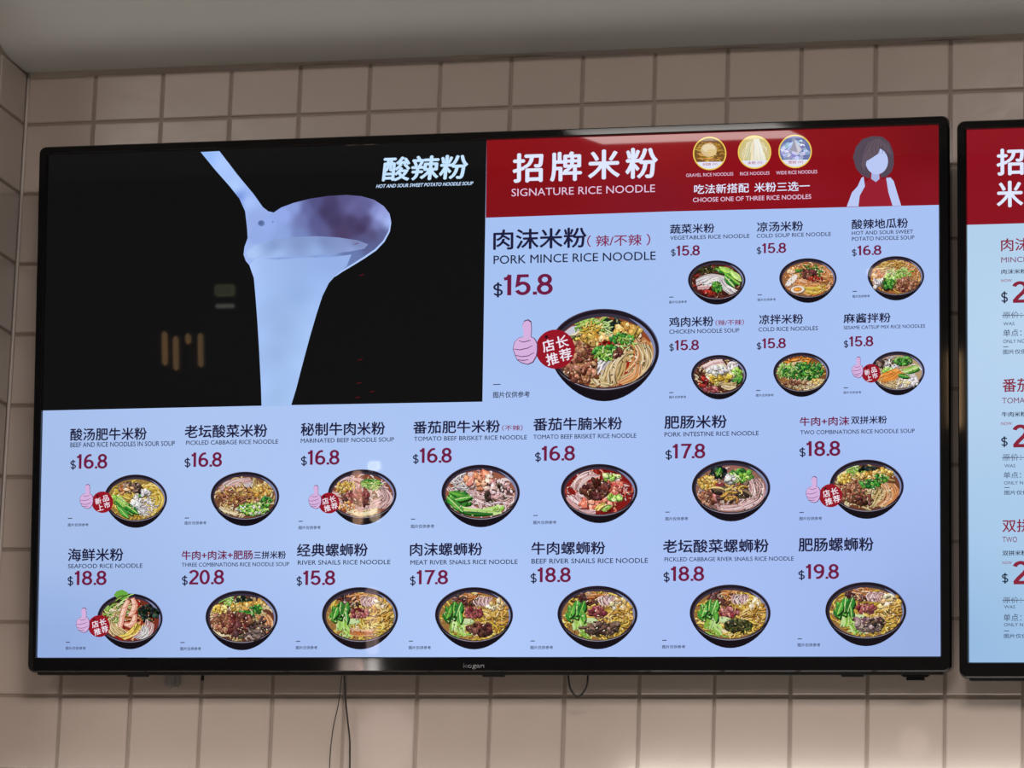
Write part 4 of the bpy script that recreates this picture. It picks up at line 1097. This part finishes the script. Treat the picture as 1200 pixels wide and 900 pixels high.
for blk in (
    (('肉沫', 1173.3, 1206, 279.6, 294.4), ('MINCE', 1173.3, 1203.6, 301.4, 307.8), ('肉沫米粉', 1173.5, 1203, 315.8, 321.2), ('NOW', 1173.3, 1185.8, 327.2, 330.6), (1173.3, 1181.2, 341.4, 355.6), (1186.3, 1204.6, 329.7, 355),
     ('原价：', 1175.2, 1197.5, 365.4, 373.2), ('WAS', 1175.6, 1188.8, 377.6, 381.4), ('单点：', 1175.6, 1197, 386, 394.4), ('ONLY NO', 1175.6, 1201, 398, 402.2), 406.4, ('图片仅供', 1175.6, 1203, 409.6, 415.2)),
    (('番茄', 1174.9, 1207.6, 443.8, 459.4), ('TOMA', 1174.4, 1201, 466.2, 472.8), ('牛肉米粉', 1174, 1203, 482.8, 488.6), ('NOW', 1173.3, 1186, 494.7, 498.2), (1173.3, 1181, 511.4, 524), (1186.7, 1205.4, 497.6, 524.4),
     ('原价：', 1175, 1197, 532, 540.2), ('WAS', 1177, 1190, 544, 547.8), ('单点：', 1176, 1196.6, 553, 560.6), ('ONLY N', 1176.7, 1199, 564, 567.9), 571.3, ('图片仅供', 1177, 1205, 574.8, 579.9)),
    (('双拼', 1174.8, 1207.4, 608.8, 623.6), ('TWO', 1174.8, 1192, 629, 635.6), ('双拼米粉', 1174.8, 1203.6, 645.2, 651.2), ('NOW', 1174.8, 1185.9, 657.8, 661.2), (1174.1, 1181.7, 671.4, 684), (1187, 1206, 657.4, 684.8),
     ('原价：', 1175.5, 1197, 699.5, 707), ('WAS', 1176.6, 1189.7, 709.3, 713.1), ('单点：', 1176, 1197, 719.3, 728), ('ONLY N', 1176.6, 1199, 730.2, 734), 739.3, ('图片仅供', 1176.6, 1204, 742.8, 747.8)),
):
    RD2 = (136, 36, 58)
    p = Pic(OFF)
    text(p, *blk[0], RD2, .014); text(p, *blk[1], (128, 60, 90), .0); text(p, *blk[2], (40, 40, 60), .016)
    p.build('dish_name', scr2, .0042)
    p = Pic(OFF)
    text(p, *blk[3], (150, 70, 96), .004); text(p, '$', *blk[4], (34, 38, 60), .006); text(p, '2', *blk[5], RD2, .012)
    text(p, *blk[6], (90, 100, 124), .0); text(p, *blk[7], (60, 70, 96), .004)
    a = blk[6]; ym = (a[3] + a[4]) / 2
    p.poly([(a[1] - 1, ym + .8), (1212, ym + .4), (1212, ym - .4), (a[1] - 1, ym)], (80, 88, 112))
    text(p, *blk[8], (64, 76, 104), .002); text(p, *blk[9], (60, 70, 96), .004)
    p.build('price', scr2, .0042)
    p = Pic(OFF)
    text(p, *blk[11], (40, 46, 72), .008); x_ = blk[11][1]
    p.poly([(x_, blk[10] + .5), (x_ + 6, blk[10] + .5), (x_ + 6, blk[10] - .3), (x_, blk[10] - .3)], GREY)
    p.build('footnote', scr2, .0042)

# ------------------------------------------------------------------ cables and the wall fitting below the screen


def wall_path(pts, y):
    return [tuple(on_wall(a, b, yy if (yy := y if c is None else c) else 0)) for a, b, c in pts]


o = link('power_cable', tube_me('power_cable', wall_path([(403, 778, -.04), (403.5, 793, -.035), (405, 820, -.016), (407.5, 845, -.012), (409.8, 866, -.011), (410, 885, -.011), (409.6, 930, -.012)], -.01), 0.0011), M['rubber'], smooth=True)
tag(o, 'thicker black cable hanging straight down below the main screen', 'cable')
o = link('signal_cable', tube_me('signal_cable', wall_path([(400.5, 778, -.045), (400.3, 793, -.04), (396.5, 825, -.02), (391, 850, -.014), (388, 872, -.012), (386.6, 890, -.011), (385, 930, -.012)], -.01), 0.00065), M['rubber'], smooth=True)
tag(o, 'thinnest black wire slanting left below the main screen', 'wire')
o = link('cable_loop', tube_me('cable_loop', wall_path([(665, 770, -.05), (666.3, 795, -.045), (668, 806, -.042), (673, 814, -.040), (678, 816, -.040), (684, 811, -.042), (688, 802, -.044), (688.8, 790, -.045), (688, 770, -.05)], -.04), 0.0013), M['rubber'], smooth=True)
tag(o, 'short black cable looping down under the middle of the main screen', 'cable')
c = on_wall(200, 799, -0.012)
e = empty('wall_plug', (c.x, 0.0, c.z)); tag(e, 'small grey plastic wall fitting peeking out below the main screen', 'fitting')
link('base', box_me('base', -.010, .010, -.008, 0.001, -.006, .014, .002), M['greyplastic'], e)
link('nub', box_me('nub', -.0045, .0045, -.016, -.007, -.009, .010, .002), M['greyplastic'], e)
c = on_wall(237.5, 794, -0.03)
o = link('hanging_knob', tube_me('hanging_knob', [(c.x, c.y, c.z + .02), (c.x, c.y, c.z), (c.x, c.y, c.z - .004)], 0.0022), M['rubber'], smooth=True)
tag(o, 'tiny black plug tip hanging below the left of the main screen', 'plug')
print('SCENE OBJECTS', len(bpy.data.objects))
